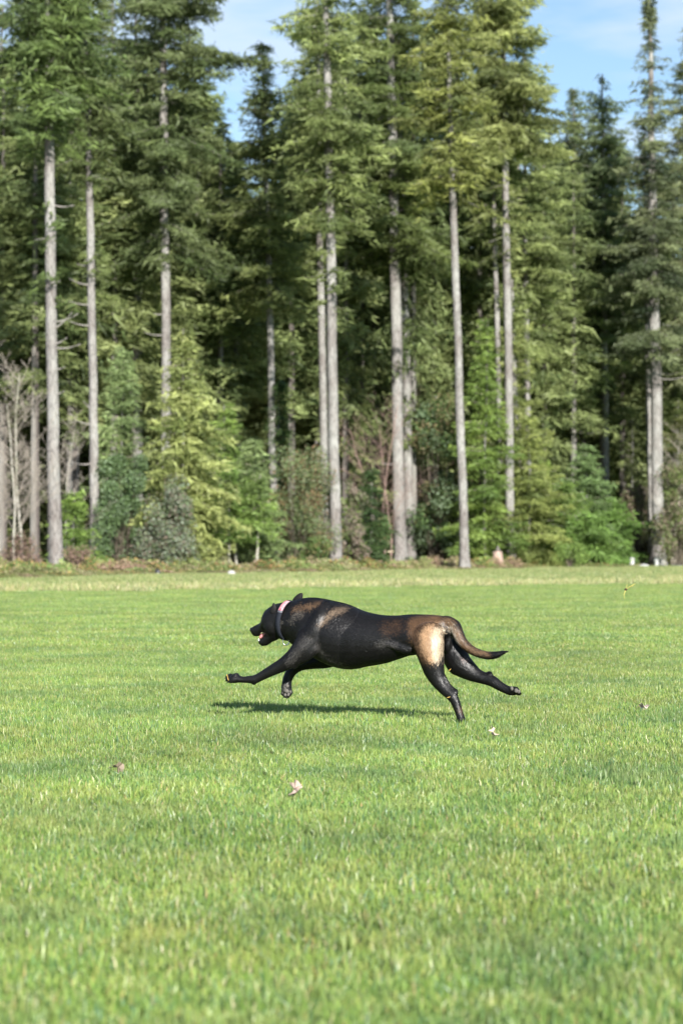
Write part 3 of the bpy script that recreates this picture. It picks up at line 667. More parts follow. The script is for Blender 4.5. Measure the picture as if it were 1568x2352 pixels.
def bare_tree(label, px, Y, top_py, lean_px, seed, r0=.09, spread=.55, matb=BARK_PALE, name='alder_tree', cat='bare tree', depth=4, stems=1, twm=TWIG):
    rg = random.Random(seed); s = Y / F; root = empty(name, (X_at(px, Y), Y, 0)); tag(root, label, cat)
    H = Z_at(top_py, Y); tb, br = MB(), MB()
    def grow(p, d, L, r, lev):
        n = 5; pts = [p]; q = p.copy(); dd = d.copy()
        for k in range(n):
            dd = dd + Vector((rg.gauss(0, .07), rg.gauss(0, .07), .03)); dd.normalize(); q = q + dd * (L / n); pts.append(q.copy())
        (tb if lev == 0 else br).tube(np.array([list(v) for v in pts]), np.linspace(r, max(r * (.3 if lev == 0 else .35), .004), n + 1), 6 if lev == 0 else 3, caps=False)
        if lev >= depth: return
        nk = (26 if lev == 0 else 5 if lev < 3 else 3)
        for i in range(nk):
            t = .18 + .8 * (i + rg.random()) / nk; j = min(n - 1, int(t * n)); p0 = pts[j].lerp(pts[j + 1], t * n - j)
            a = rg.uniform(0, 6.28); side = Vector((math.cos(a), math.sin(a), 0))
            nd = (dd * .75 + side * rg.uniform(.6, 1.3) * (spread / .55) + Vector((0, 0, .15))).normalized()
            grow(p0, nd, L * rg.uniform(.28, .45) * (1.15 - .6 * t), r * (.19 if lev == 0 else .45), lev + 1)
    for k in range(stems):
        a = rg.uniform(-1, 1)
        grow(Vector((a * .3 if stems > 1 else 0, rg.uniform(-.3, .3), 0)), Vector(((lean_px if stems == 1 else lean_px + a * 60) * s / H, 0, 1)).normalized(), H * rg.uniform(.85, 1), r0, 0)
    tb.build('trunk', matb, root); o = br.build('branches', twm, root, smooth=False); o['kind'] = 'stuff'
    return root
bare_tree('pale leafless alder nearest the grey trunk at far left', 58, 96, 840, 8, 90, r0=.075, depth=4)
bare_tree('leafless alder leaning left, left of the upright alder', 34, 95, 900, -50, 91, r0=.06, depth=4)
bare_tree('leafless alder cut by the left edge of the frame', 8, 96, 960, -20, 92, r0=.065, depth=4)
bare_tree('small grey leafless alder behind the grey trunk at far left', 150, 108, 950, 15, 93, r0=.045, depth=4)
bare_tree('reddish leafless shrub left of the thickest trunk', 885, 138, 930, -35, 94, r0=.05, depth=3, matb=TWIG_RED, name='bare_shrub', cat='bare shrub', stems=3, twm=TWIG_RED)
bare_tree('leafless twiggy shrub right of the thickest trunk', 962, 150, 925, 10, 95, r0=.05, depth=3, matb=TWIG_RED, name='bare_shrub', cat='bare shrub', stems=2, twm=TWIG_RED)
bare_tree('leafless shrub leaning out of the right edge', 1545, 155, 980, 40, 96, r0=.06, depth=3, matb=TWIG, name='bare_shrub', cat='bare shrub', stems=2)

# low growth and litter on the forest floor (uncountable)
def build_undergrowth():
    rg = np.random.default_rng(8)
    pal = [[(.17, .24, .07), (.24, .30, .10), (.32, .30, .15)], [(.30, .20, .14), (.38, .27, .19), (.22, .20, .10)], [(.45, .40, .25), (.34, .30, .17), (.22, .24, .09)], [(.13, .20, .06), (.20, .28, .08), (.36, .24, .10)]]
    pr = []
    for k, cols in enumerate(pal):
        n = 700; th = rg.uniform(0, 6.28, n); r = rg.random(n) ** .6
        c = np.stack([r * np.cos(th) * .9, r * np.sin(th) * .9, (1 - r * r) * rg.random(n) * .7 + .03], 1)
        d = rg.normal(0, 1, (n, 3)); d /= np.linalg.norm(d, axis=1)[:, None]
        w = np.cross(d, rg.normal(0, 1, (n, 3))); w /= np.linalg.norm(w, axis=1)[:, None]; a = rg.uniform(.035, .10, (n, 1))
        P = np.stack([c - d * a, c + w * a * .5, c + d * a, c - w * a * .5], 1); i = np.arange(n) * 4
        cc = np.array(cols)[rg.integers(0, 3, n)] * rg.uniform(.75, 1.25, (n, 1))
        pr.append(mesh_np('undergrowth_clump', P.reshape(-1, 3), [np.stack([i, i + 1, i + 2, i + 3], 1)], COVER, col=np.repeat(cc, 4, 0), link=False))
    pts, rot, scl, idx = [], [], [], []
    for k in range(2600):
        x = rg.uniform(-26, 34); d = rg.gamma(1.8, 6)
        y = line_floor(x) + 1.0 + d + 2.5 * math.sin(x * .7) + 1.5 * math.sin(x * 1.9 + 1) + math.sin(x * 4.1)
        f = math.exp(-d / 9); h = rg.uniform(.12, .7) * (1 if d > 7 else .32)
        if 2 < x < 16 and d < 8 and rg.random() < .6: h *= .4
        pts.append((x, y, 0)); rot.append(rg.uniform(0, 6.28)); sc_ = rg.uniform(.5, 1.3)
        h *= .7 + .6 * math.sin(x * .9 + d) ** 2; scl.append((sc_, sc_, h * 1.2)); idx.append(rg.choice(4, p=[.34, .18, .2, .28]))
    gn_scatter('undergrowth', pr, pts, rot, scl, idx, COVER)
build_undergrowth()

# stump, stones, small marker posts
def build_edge_things():
    Y = gnd_Y(1304); s = Y / F
    root = empty('tree_stump', (X_at(1142, Y), Y, 0)); tag(root, 'pinkish cut tree stump with flared roots standing below the light green firs', 'stump')
    rg = np.random.default_rng(3); n = 20; a = np.arange(n) * 2 * np.pi / n; V = []; hs = np.linspace(0, 36 * s, 7)
    for k, h in enumerate(hs):
        t = h / hs[-1]; r = (18 - 8 * t ** .5) * s * (1 + .12 * (1 - t) * np.sin(a * 5 + 1) + rg.normal(0, .02, n))
        V.append(np.stack([r * np.cos(a), r * np.sin(a), np.full(n, h) + (k == 6) * .06 * np.sin(a * 3)], 1))
    V = np.concatenate(V + [np.array([[0, 0, hs[-1] + .02]])]); i = np.arange(n); j = (i + 1) % n
    Q = np.concatenate([np.stack([k * n + i, k * n + j, (k + 1) * n + j, (k + 1) * n + i], 1) for k in range(6)])
    T = np.stack([6 * n + i, 6 * n + j, np.full(n, 7 * n)], 1)
    b = MB(); b.add(V, Q, T); b.build('stump_wood', bark_mat('peeled_wood', (.42, .27, .20), (.58, .44, .36), (.52, .42, .38), 2), root)
    b = MB(); b.tube([(0, 0, hs[-1]), (.02, 0, hs[-1] + 7 * s), (0, 0, hs[-1] + 14 * s)], [.14, .11, .03], 7); b.build('broken_tip', BARK_DARK, root)
    white = simple('white_paint', (.5, .5, .49), .5, .4, var=.06)
    grey = simple('pale_stone', (.40, .39, .37), .85, .2, var=.2, scale=9, bump=.5)
    dark = simple('dark_plastic', (.02, .021, .025), .4, .5)
    for px, hh, lb in ((1450, 15, 'short white post at the foot of the wood, left of the thick ribbed trunk'), (1506, 16, 'short white post in front of the thick ribbed trunk')):
        Y = 150; s = Y / F; r = empty('marker_post', (X_at(px, Y), Y, 0)); tag(r, lb, 'post', 'white marker posts')
        b = MB(); b.tube([(0, 0, 0), (0, 0, (hh + 3) * s)], 5.5 * s, 10); b.build('post', white, r, smooth=False)
        b = MB(); b.ell((0, 0, (hh + 3) * s), (5.9 * s, 5.9 * s, 2.5 * s)); b.build('post_cap', white, r)
    def stone(label, px, py, w, h, m, seed, cat='stone', name='stone', Y=None):
        Y = Y or gnd_Y(py); s = Y / F; b = MB(); b.ell((0, 0, 0), (w * s / 2, w * s / 2.6, h * s), nu=14, nv=9)
        rg = np.random.default_rng(seed); V = b.V[0]; V *= 1 + .12 * np.sin(V[:, [0]] * 9 / s * .02 + seed) + rg.normal(0, .05, (len(V), 1))
        V[:, 2] = np.maximum(V[:, 2], -.02)
        o = b.build(name, m, smooth=False, loc=(X_at(px, Y), Y, 0)); tag(o, label, cat)
    stone('pale rock on the grass edge before the bare stemmed saplings', 531, 1321, 22, 10, grey, 1)
    stone('small black object on the grass edge below the silvery bush', 363, 1320, 15, 12, dark, 2, cat='dark object', name='dark_lump')
    stone('low white rock between the two white posts', 1480, 1302, 26, 6, simple('white_rock', (.42, .42, .42), .8, .2, var=.1), 3, Y=148)
    stone('dark grey flat rock left of the white posts', 1415, 1303, 22, 5, simple('dark_rock', (.2, .21, .23), .8, .2), 4, Y=150)
    stone('dark grey flat rock right of the thick ribbed trunk', 1552, 1302, 26, 6, simple('slate_rock', (.17, .18, .2), .8, .2), 5, Y=150)
build_edge_things()

# ------------------------------------------------------------------ the dog
TH = math.radians(20); dH = np.array([-math.cos(TH), math.sin(TH), 0]); nH = np.array([-math.sin(TH), -math.cos(TH), 0])
Q0 = np.array([X_at(870, 12.68), 12.68, 0.0])
CAMP = np.array([0, 0, CH])
def z1(x, y): return (x * .2435 + 500.3, y * .2435 + 1329.8)
def z2(x, y): return (x * .2519 + 816.3, y * .2519 + 1369.3)
def z3(x, y): return (x * .1092 + 553.0, y * .1092 + 1342.9)
def z4(x, y): return (x * .5038 + 460.8, y * .5038 + 1303.4)
def dp(p, lat=0.0):
    r = ray(*p); t = (lat - (CAMP - Q0) @ nH) / (r @ nH)
    return CAMP + r * t
def catmull(A, sub):
    A = np.asarray(A, float); n = len(A); out = []
    for i in range(n - 1):
        p0 = A[max(i - 1, 0)]; p1 = A[i]; p2 = A[i + 1]; p3 = A[min(i + 2, n - 1)]
        for k in range(sub):
            t = k / sub
            out.append(.5 * ((2 * p1) + (-p0 + p2) * t + (2 * p0 - 5 * p1 + 4 * p2 - p3) * t * t + (-p0 + 3 * p1 - 3 * p2 + p3) * t ** 3))
    out.append(A[-1]); return np.array(out)
CHAINS = []     # flow lines for the coat: (points, directions)
def loft(b, secs, sub=4, n=20, flow=1, egg=0.0, power=1.0):
    """secs: (topPixel, botPixel, half width m, lateral m)"""
    rows = []
    for (T, B, hw, lat) in secs:
        t3, b3 = dp(T, lat), dp(B, lat)
        rows.append(np.concatenate([(t3 + b3) / 2, (t3 - b3) / 2, [hw]]))
    R = catmull(rows, sub); m = len(R); a = np.arange(n) * 2 * np.pi / n
    ca, sa = np.cos(a), np.sin(a)
    ca2 = np.sign(ca) * np.abs(ca) ** power; sa2 = np.sign(sa) * np.abs(sa) ** power
    V = []
    for r in R:
        w = r[6] * (1 - egg * ca)
        V.append(r[:3] + ca2[:, None] * r[3:6] + (sa2 * w)[:, None] * nH)
    i = np.arange(n); j = (i + 1) % n
    c = R[:, :3]
    d = np.gradient(c, axis=0); d /= np.linalg.norm(d, axis=1)[:, None] + 1e-9
    e0 = c[0] - d[0] * np.linalg.norm(R[0, 3:6]) * .5; e1 = c[-1] + d[-1] * np.linalg.norm(R[-1, 3:6]) * .5
    V = np.concatenate(V + [e0[None], e1[None]])
    Q = np.concatenate([np.stack([k * n + i, k * n + j, (k + 1) * n + j, (k + 1) * n + i], 1) for k in range(m - 1)])
    T = np.concatenate([np.stack([np.full(n, m * n), j, i], 1), np.stack([np.full(n, m * n + 1), (m - 1) * n + i, (m - 1) * n + j], 1)])
    b.add(V, Q, T)
    if flow: CHAINS.append((c, d * flow))
def limb(b, zf, pts, sub=4, n=16, flow=1):
    """pts: (x, y, half-thickness px, half width m, lateral m) in a zoom frame"""
    P = np.array([zf(p[0], p[1]) for p in pts]); sc_ = zf(1, 0)[0] - zf(0, 0)[0]
    d = np.gradient(P, axis=0); d /= np.linalg.norm(d, axis=1)[:, None]
    secs = []
    for k, p in enumerate(pts):
        nrm = np.array([-d[k][1], d[k][0]]) * p[2] * sc_
        secs.append((tuple(P[k] + nrm), tuple(P[k] - nrm), p[3], p[4]))
    loft(b, secs, sub, n, flow)
PX = 12.95 / F   # metres per picture px at the dog
def build_dog():
    b = MB()
    # torso, rump to neck
    S = [((1118, 226), (1085, 345), .045), ((1085, 219), (1050, 385), .078), ((1030, 215), (1010, 395), .098), ((960, 214), (950, 402), .100), ((890, 219), (900, 418), .096),
         ((820, 216), (835, 438), .108), ((745, 199), (755, 452), .126), ((670, 168), (690, 464), .135), ((600, 151), (620, 456), .135), ((545, 140), (560, 432), .124),
         ((500, 137), (500, 400), .108), ((462, 141), (440, 362), .090), ((430, 150), (400, 335), .076), ((405, 156), (372, 325), .070), ((380, 160), (345, 322), .068)]
    loft(b, [(z4(*t), z4(*q), w, 0) for t, q, w in S], 4, 28, flow=-1, egg=.04)
    # head
    Hs = [((212, 945), (232, 1015), .011), ((228, 905), (252, 1060), .018), ((285, 865), (300, 1085), .023), ((350, 836), (370, 1082), .026), ((420, 790), (425, 1060), .030), ((455, 735), (470, 1010), .037),
          ((475, 660), (540, 1010), .048), ((515, 560), (620, 1060), .058), ((590, 490), (720, 1110), .064), ((700, 420), (810, 1140), .066), ((820, 385), (890, 1150), .067), ((960, 352), (960, 1155), .068)]
    loft(b, [(z3(*t), z3(*q), w, 0) for t, q, w in Hs], 4, 24, flow=1, egg=-.06)
    # lower jaw
    Js = [((368, 1165), (385, 1240), .010), ((395, 1150), (425, 1280), .015), ((440, 1118), (490, 1292), .019), ((500, 1060), (570, 1268), .024), ((560, 990), (650, 1208), .034), ((680, 950), (760, 1165), .045)]
    loft(b, [(z3(*t), z3(*q), w, 0) for t, q, w in Js], 4, 16, flow=1)
    # cheek, brow and shoulder muscle
    def blob(zf, x, y, r, lat, rx, rz, rl, rot=0.0):
        c = dp(zf(x, y), lat); u = np.array([dH[0], dH[1], 0]); z = np.array([0, 0, 1.0])
        ax = np.stack([math.cos(rot) * u + math.sin(rot) * z, nH, -math.sin(rot) * u + math.cos(rot) * z])
        b.ell(c, (rx, rl, rz), ax, 18, 12)
    blob(z3, 640, 860, 0, .035, .045, .055, .034)
    blob(z3, 640, 860, 0, -.035, .045, .055, .034)
    blob(z3, 500, 700, 0, .030, .018, .016, .016); blob(z3, 500, 700, 0, -.030, .018, .016, .016)
    # fore shoulder masses (near / far)
    limb(b, z1, [(1060, 330, 60, .020, .085), (985, 430, 115, .040, .085), (905, 540, 138, .055, .085), (830, 640, 122, .056, .09), (755, 715, 98, .048, .092), (690, 762, 80, .042, .092), (615, 808, 64, .036, .09),
                 (540, 848, 56, .032, .088), (460, 890, 47, .028, .086), (395, 925, 42, .026, .085), (345, 948, 42, .027, .085), (300, 948, 36, .025, .085), (245, 950, 31, .024, .085), (195, 945, 34, .028, .085), (160, 945, 40, .032, .085), (130, 940, 34, .028, .085)], flow=1)
    blob(z1, 725, 805, 0, .095, .024, .020, .022)          # elbow point
    blob(z1, 342, 985, 0, .085, .012, .011, .012)          # carpal pad
    for (x, y, lt) in ((118, 912, .068), (102, 925, .080), (105, 950, .092), (128, 962, .104)):   # toes
        blob(z1, x, y, 0, lt, .022, .013, .010, -.15)
    blob(z1, 168, 905, 0, .085, .020, .010, .020, -.3)
    limb(b, z1, [(1040, 225, 40, .015, .055), (985, 320, 62, .026, .092), (930, 430, 82, .034, .104), (885, 540, 84, .036, .106), (845, 625, 60, .026, .102)], flow=1)
    limb(b, z1, [(960, 500, 40, .015, .10), (905, 620, 62, .028, .108), (850, 700, 60, .028, .110), (790, 760, 40, .018, .106)], flow=1)
    limb(b, z2, [(500, 480, 34, .010, .078), (450, 480, 44, .014, .082), (390, 460, 44, .015, .086), (300, 440, 26, .012, .092), (215, 450, 16, .008, .090)], flow=-1)
    limb(b, z2, [(560, 330, 40, .018, .082), (600, 470, 60, .024, .098), (650, 590, 50, .020, .100)], flow=1)
    limb(b, z2, [(800, 720, 18, .010, .080), (850, 800, 14, .007, .080), (905, 860, 16, .008, .080)], flow=1)
    limb(b, z1, [(1120, 700, 120, .045, -.07), (1010, 765, 78, .040, -.08), (900, 788, 60, .034, -.085), (800, 808, 52, .030, -.085), (735, 838, 50, .028, -.085), (690, 880, 47, .028, -.08), (662, 930, 45, .028, -.075),
                 (650, 975, 43, .028, -.07), (648, 1020, 46, .034, -.07), (648, 1055, 46, .036, -.07), (648, 1078, 36, .030, -.07)], flow=1)
    for (x, y, lt) in ((612, 1080, -.062), (636, 1100, -.050), (664, 1098, -.050), (686, 1072, -.062)):
        blob(z1, x, y, 0, lt, .0105, .015, .018)
    # hind legs
    limb(b, z2, [(610, 270, 110, .045, .055), (640, 350, 150, .060, .062), (665, 440, 142, .062, .070), (685, 540, 118, .058, .075), (702, 620, 104, .050, .078), (722, 700, 88, .042, .078), (760, 780, 68, .034, .078),
                 (815, 850, 56, .028, .078), (868, 900, 52, .025, .078), (902, 950, 44, .022, .078), (925, 1010, 38, .020, .078), (945, 1070, 35, .020, .078), (962, 1120, 36, .023, .078), (975, 1150, 34, .026, .078)], flow=1)
    blob(z2, 905, 880, 0, .078, .016, .022, .018, .4)      # hock
    for (x, y, lt) in ((948, 1158, .060), (952, 1168, .074), (968, 1170, .088), (992, 1158, .098)):
        blob(z2, x, y, 0, lt, .014, .020, .010, .2)
    limb(b, z2, [(830, 360, 80, .040, -.05), (875, 450, 105, .050, -.06), (905, 540, 118, .055, -.065), (950, 620, 112, .050, -.07), (1030, 680, 88, .042, -.075), (1105, 725, 64, .032, -.075), (1180, 752, 55, .026, -.075),
                 (1245, 775, 52, .025, -.075), (1305, 815, 44, .022, -.075), (1360, 845, 40, .022, -.075), (1410, 865, 40, .026, -.075), (1450, 872, 34, .026, -.075)], flow=1)
    blob(z2, 1212, 712, 0, -.075, .018, .016, .018, -.4)
    for (x, y, lt) in ((1455, 845, -.055), (1475, 868, -.066), (1480, 885, -.080), (1465, 860, -.092)):
        blob(z2, x, y, 0, lt, .018, .014, .010)
    blob(z2, 1425, 850, 0, -.055, .014, .018, .012)
    blob(z2, 815, 300, 0, .0, .032, .05, .040); blob(z2, 838, 400, 0, -.02, .028, .07, .035)
    # tail
    limb(b, z2, [(770, 215, 34, .026, 0), (835, 225, 46, .030, 0), (898, 268, 54, .031, .0), (932, 340, 50, .030, .005), (968, 410, 45, .027, .01), (1027, 470, 40, .024, .01), (1100, 512, 37, .022, .01), (1180, 536, 36, .021, .01),
                 (1250, 538, 34, .020, .01), (1310, 524, 24, .014, .01), (1355, 508, 13, .008, .01), (1388, 497, 4, .003, .01)], flow=1)
    tmp = b.build('dog_volume', TWIG)
    md = tmp.modifiers.new('r', 'REMESH'); md.mode = 'VOXEL'; md.voxel_size = .0062; md.use_smooth_shade = True
    sm = tmp.modifiers.new('s', 'SMOOTH'); sm.factor = .5; sm.iterations = 5
    dg = bpy.context.evaluated_depsgraph_get(); ev = tmp.evaluated_get(dg)
    me = bpy.data.meshes.new_from_object(ev); me.name = 'body'
    bpy.data.objects.remove(tmp)
    n = len(me.vertices); V = np.empty(n * 3, np.float32); me.vertices.foreach_get('co', V); V = V.reshape(-1, 3).astype(float)
    N = np.empty(n * 3, np.float32); me.vertex_normals.foreach_get('vector', N); N = N.reshape(-1, 3).astype(float)
    # ---- coat pigment, plus sun highlights painted in as lighter grey
    def uz(P): return np.stack([(P - Q0) @ dH, P[:, 2]], 1), (P - Q0) @ nH
    def pz(zf, x, y, lat):
        p = dp(zf(x, y), lat); return np.array([(p - Q0) @ dH, p[2]])
    rgd = np.random.default_rng(4)
    def pig_and_sun(P, jitter=0.0):
        U, lat = uz(P); U = U + rgd.normal(0, jitter, U.shape) if jitter else U
        nz = np.sin(U[:, 0] * 60 + np.sin(U[:, 1] * 47) * 2) * np.sin(U[:, 1] * 71 + U[:, 0] * 23)
        c = np.tile(np.array([.0062, .0058, .0062]), (len(P), 1))
        def paint(zf, pts, rad, colr, k=1.0, latc=.09, latmin=None, latmax=None):
            """soft stroke along a polyline"""
            nonlocal c
            A = np.array([pz(zf, *p, latc) for p in pts]); best = np.full(len(U), 9.0)
            rads = np.broadcast_to(rad, (len(A),))
            if len(A) == 1: best = np.linalg.norm(U - A[0], axis=1) / (rads[0])
            for i in range(len(A) - 1):
                ab = A[i + 1] - A[i]; t = np.clip(((U - A[i]) @ ab) / (ab @ ab + 1e-12), 0, 1)
                dd = np.linalg.norm(U - A[i] - t[:, None] * ab, axis=1); rr = rads[i] + (rads[i + 1] - rads[i]) * t
                best = np.minimum(best, dd / rr)
            w = np.clip(1.35 - best + .11 * nz, 0, 1); w = w * w * (3 - 2 * w) * k
            if latmin is not None: w = w * np.clip((np.abs(lat) - latmin) / .015, 0, 1)
            if latmax is not None: w = w * (np.abs(lat) < latmax)
            if jitter: w = .35 * w + .65 * (rgd.random(len(w)) < w)
            c = c * (1 - w[:, None]) + np.array(colr) * w[:, None]
        BR = (.100, .056, .030); DB = (.065, .036, .020); TAN = (.33, .205, .115); CR = (.46, .36, .25); SUN_GY = (.07, .065, .062)
        paint(z2, [(520, 235), (640, 200), (820, 195)], [.035, .04, .03], BR, .85)
        paint(z2, [(280, 290), (360, 280)], .045, DB, .4)
        paint(z2, [(530, 300), (575, 470), (625, 570)], [.035, .035, .025], BR, .7)
        paint(z2, [(668, 330), (690, 440), (712, 550)], [.045, .052, .034], TAN, 1.0, latmin=.028)
        paint(z2, [(735, 320), (748, 440), (752, 560)], [.026, .032, .022], CR, 1.0, latmin=.028)
        # dark between the thighs
        # tail: brown with dark top edge and tip
        paint(z2, [(850, 230), (910, 300), (950, 385), (1010, 455), (1100, 500), (1200, 522)], [.026, .026, .022, .02, .018, .012], (.15, .09, .05), .95, latc=.01, latmin=0)
        paint(z2, [(872, 285), (905, 360), (940, 425)], [.014, .015, .010], (.42, .36, .29), .9, latc=.01)
        paint(z2, [(790, 195), (870, 190), (935, 260), (985, 350), (1040, 425), (1120, 478), (1230, 500)], .010, (.02, .017, .015), .9, latc=.01)
        # shoulder streaks and neck
        paint(z1, [(1180, 290), (1090, 310), (1020, 400), (985, 440)], [.018, .018, .015, .010], (.20, .145, .10), .6)
        paint(z1, [(950, 225), (860, 255), (760, 270), (690, 290)], [.012, .015, .016, .014], (.14, .085, .048), .6)
        paint(z1, [(790, 330), (720, 340), (680, 400)], [.018, .02, .016], (.15, .13, .11), .4)
        paint(z1, [(560, 400), (552, 450)], .008, (.2, .19, .17), .6)
        paint(z1, [(870, 560), (800, 660), (700, 780)], [.03, .025, .02], SUN_GY, .45)  # sun highlight on upper arm and elbow, painted into the coat colour
        paint(z1, [(960, 620), (1000, 720), (1150, 820)], [.018, .02, .014], SUN_GY, .4)  # sun highlight along chest and belly, painted as lighter grey
        paint(z2, [(200, 440), (290, 430), (360, 450)], [.02, .025, .02], SUN_GY, .45)  # painted sun highlight on the flank fold
        paint(z2, [(958, 1010), (972, 1060)], .009, (.09, .05, .03), .7, latc=.078)
        paint(z1, [(640, 1015), (640, 1060), (655, 1085)], [.014, .016, .014], (.10, .095, .085), .6, latc=-.05)
        paint(z2, [(985, 570)], .010, (.32, .22, .20), .7, latc=-.04)
        c = c * (1 + .18 * nz[:, None])
        return np.clip(c, .004, .9)
    ca = me.color_attributes.new('Col', 'FLOAT_COLOR', 'POINT')
    cc = np.ones((n, 4), np.float32); cc[:, :3] = pig_and_sun(V); ca.data.foreach_set('color', cc.ravel())
    # ---- materials
    def coat_mat(name, rough, sheen, hair=False):
        m, nt, bs = mat(name)
        a = nt.nodes.new('ShaderNodeAttribute'); a.attribute_name = 'Col'
        nt.links.new(a.outputs['Color'], bs.inputs['Base Color'])
        bs.inputs['Roughness'].default_value = rough; bs.inputs['Specular IOR Level'].default_value = .32
        if not hair:
            tc = nt.nodes.new('ShaderNodeTexCoord'); mp = nt.nodes.new('ShaderNodeMapping'); mp.inputs['Scale'].default_value = (60, 220, 220)
            no = nt.nodes.new('ShaderNodeTexNoise'); no.inputs['Scale'].default_value = 3; no.inputs['Detail'].default_value = 5
            nt.links.new(tc.outputs['Object'], mp.inputs[0]); nt.links.new(mp.outputs[0], no.inputs['Vector'])
            bp = nt.nodes.new('ShaderNodeBump'); bp.inputs['Strength'].default_value = .5; bp.inputs['Distance'].default_value = .004
            nt.links.new(no.outputs['Fac'], bp.inputs['Height']); nt.links.new(bp.outputs[0], bs.inputs['Normal'])
        return m
    M_BODY = coat_mat('dog_skin_and_undercoat', .55, 0); M_FUR = coat_mat('dog_coat_hair', .38, 0, True)
    dog = empty('dog', (float(Q0[0]), float(Q0[1]), 0)); tag(dog, 'black and tan short haired dog galloping left across the lawn with mouth open', 'dog')
    off = Vector((-Q0[0], -Q0[1], 0))
    def attach(o): o.parent = dog; o.location = off; return o
    me.materials.clear(); me.materials.append(M_BODY)
    me.polygons.foreach_set('use_smooth', np.ones(len(me.polygons), dtype=bool))
    body = bpy.data.objects.new('body', me); COL.objects.link(body); attach(body)
    # ---- short hair lying along the body
    me.calc_loop_triangles(); nt_ = len(me.loop_triangles); tri = np.empty(nt_ * 3, np.int32); me.loop_triangles.foreach_get('vertices', tri); tri = tri.reshape(-1, 3)
    A, B_, C_ = V[tri[:, 0]], V[tri[:, 1]], V[tri[:, 2]]
    ar = np.linalg.norm(np.cross(B_ - A, C_ - A), axis=1); NH = 230000
    ti = rgd.choice(nt_, NH, p=ar / ar.sum()); r1, r2 = rgd.random(NH), rgd.random(NH); fl = r1 + r2 > 1; r1[fl] = 1 - r1[fl]; r2[fl] = 1 - r2[fl]
    Pt = A[ti] + (B_ - A)[ti] * r1[:, None] + (C_ - A)[ti] * r2[:, None]
    Nn = N[tri[ti, 0]] * (1 - r1 - r2)[:, None] + N[tri[ti, 1]] * r1[:, None] + N[tri[ti, 2]] * r2[:, None]
    cp_ = np.concatenate([c for c, d in CHAINS]); cd_ = np.concatenate([d for c, d in CHAINS])
    near = np.empty(NH, int)
    for k in range(0, NH, 20000):
        d2 = ((Pt[k:k + 20000, None, :] - cp_[None]) ** 2).sum(2); near[k:k + 20000] = d2.argmin(1)
    wv = np.sin(Pt[:, 0] * 95 + 3 * np.sin(Pt[:, 2] * 60)) * np.sin(Pt[:, 2] * 120 + 2 * np.sin(Pt[:, 0] * 70))
    fd = cd_[near] + np.array([0, 0, -.35]) + rgd.normal(0, .17, (NH, 3)) + wv[:, None] * np.array([.05, .05, .14])
    fd -= (fd * Nn).sum(1)[:, None] * Nn; fd /= np.linalg.norm(fd, axis=1)[:, None] + 1e-9
    U, lt = uz(Pt)
    headu = pz(z3, 950, 700, 0)[0]
    ln = np.where(U[:, 0] > headu, .006, .0115) * rgd.uniform(.7, 1.3, NH)
    low = (Pt[:, 2] < .27); ln[low] *= .6
    tl = pz(z2, 880, 300, 0)[0]; ln[U[:, 0] < tl] *= 1.15
    bel = (np.abs(Nn[:, 2] + .9) < .35) & (Pt[:, 2] > .27); ln[bel] *= 1.5
    side = np.cross(Nn, fd); rl = rgd.normal(0, .13, NH)[:, None]; side = side * np.cos(rl) + Nn * np.sin(rl); wd = .0009
    lf = (.10 + .07 * rgd.random(NH))[:, None]; d1 = fd * .95 + Nn * lf; d2 = fd + Nn * (lf - .1)
    Pm = Pt + d1 * (ln * .5)[:, None]; Pe = Pm + d2 * (ln * .6)[:, None]
    hv = np.stack([Pt - side * wd, Pt + side * wd, Pm + side * wd * .8, Pm - side * wd * .8, Pe], 1)
    hc = pig_and_sun(Pt, .009) * rgd.uniform(.75, 1.3, (NH, 1)); i = np.arange(NH) * 5
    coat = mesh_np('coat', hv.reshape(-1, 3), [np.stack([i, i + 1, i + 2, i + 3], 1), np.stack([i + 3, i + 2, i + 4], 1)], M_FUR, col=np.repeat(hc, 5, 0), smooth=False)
    attach(coat); coat['kind'] = 'stuff'
    # ---- ears
    EAR = simple('black_ear', (.008, .0075, .008), .7, .25, var=.3, scale=60)
    def ear(pts, lat, thick, tilt):
        bm = MB(); P = [dp(z3(*p), lat) for p in pts]; m = len(P); cen = sum(P) / m
        f = [p + nH * tilt * (p[2] - P[0][2]) for p in P]
        front = [p + nH * thick for p in f]; back = [p - nH * thick for p in f]
        V_ = np.array(front + back + [cen + nH * (thick * 2.2)] + [cen - nH * (thick * 2.2)])
        i = np.arange(m); j = (i + 1) % m
        T_ = np.concatenate([np.stack([i, j, np.full(m, 2 * m)], 1), np.stack([m + j, m + i, np.full(m, 2 * m + 1)], 1)]); Q_ = np.stack([i, m + i, m + j, j], 1)
        bm.add(V_, Q_, T_); o = bm.build('ear', EAR); md_ = o.modifiers.new('s', 'SUBSURF'); md_.levels = 2; md_.render_levels = 2; attach(o); return o
    ear([(1060, 345), (1100, 290), (1150, 232), (1215, 185), (1270, 165), (1308, 178), (1308, 225), (1298, 300), (1290, 370), (1180, 420)], -.055, .006, .0)
    ear([(688, 368), (712, 392), (752, 450), (758, 530), (722, 610), (668, 640), (622, 610), (612, 540), (648, 450), (672, 400)], .058, .005, .0)
    # ---- face
    GL = simple('wet_black', (.008, .008, .009), .16, .6, var=.1); PK = simple('tongue_pink', (.62, .25, .25), .35, .5, var=.15); WH = simple('tooth_white', (.85, .82, .74), .3, .5, var=.05)
    def bl(nm, zf, x, y, lat, rx, rl, rz, m_):
        bb = MB(); bb.ell(dp(zf(x, y), lat), (rx, rl, rz), np.stack([dH, nH, [0, 0, 1]]), 14, 10); return attach(bb.build(nm, m_))
    bl('nose', z3, 228, 950, 0, .010, .014, .013, GL)
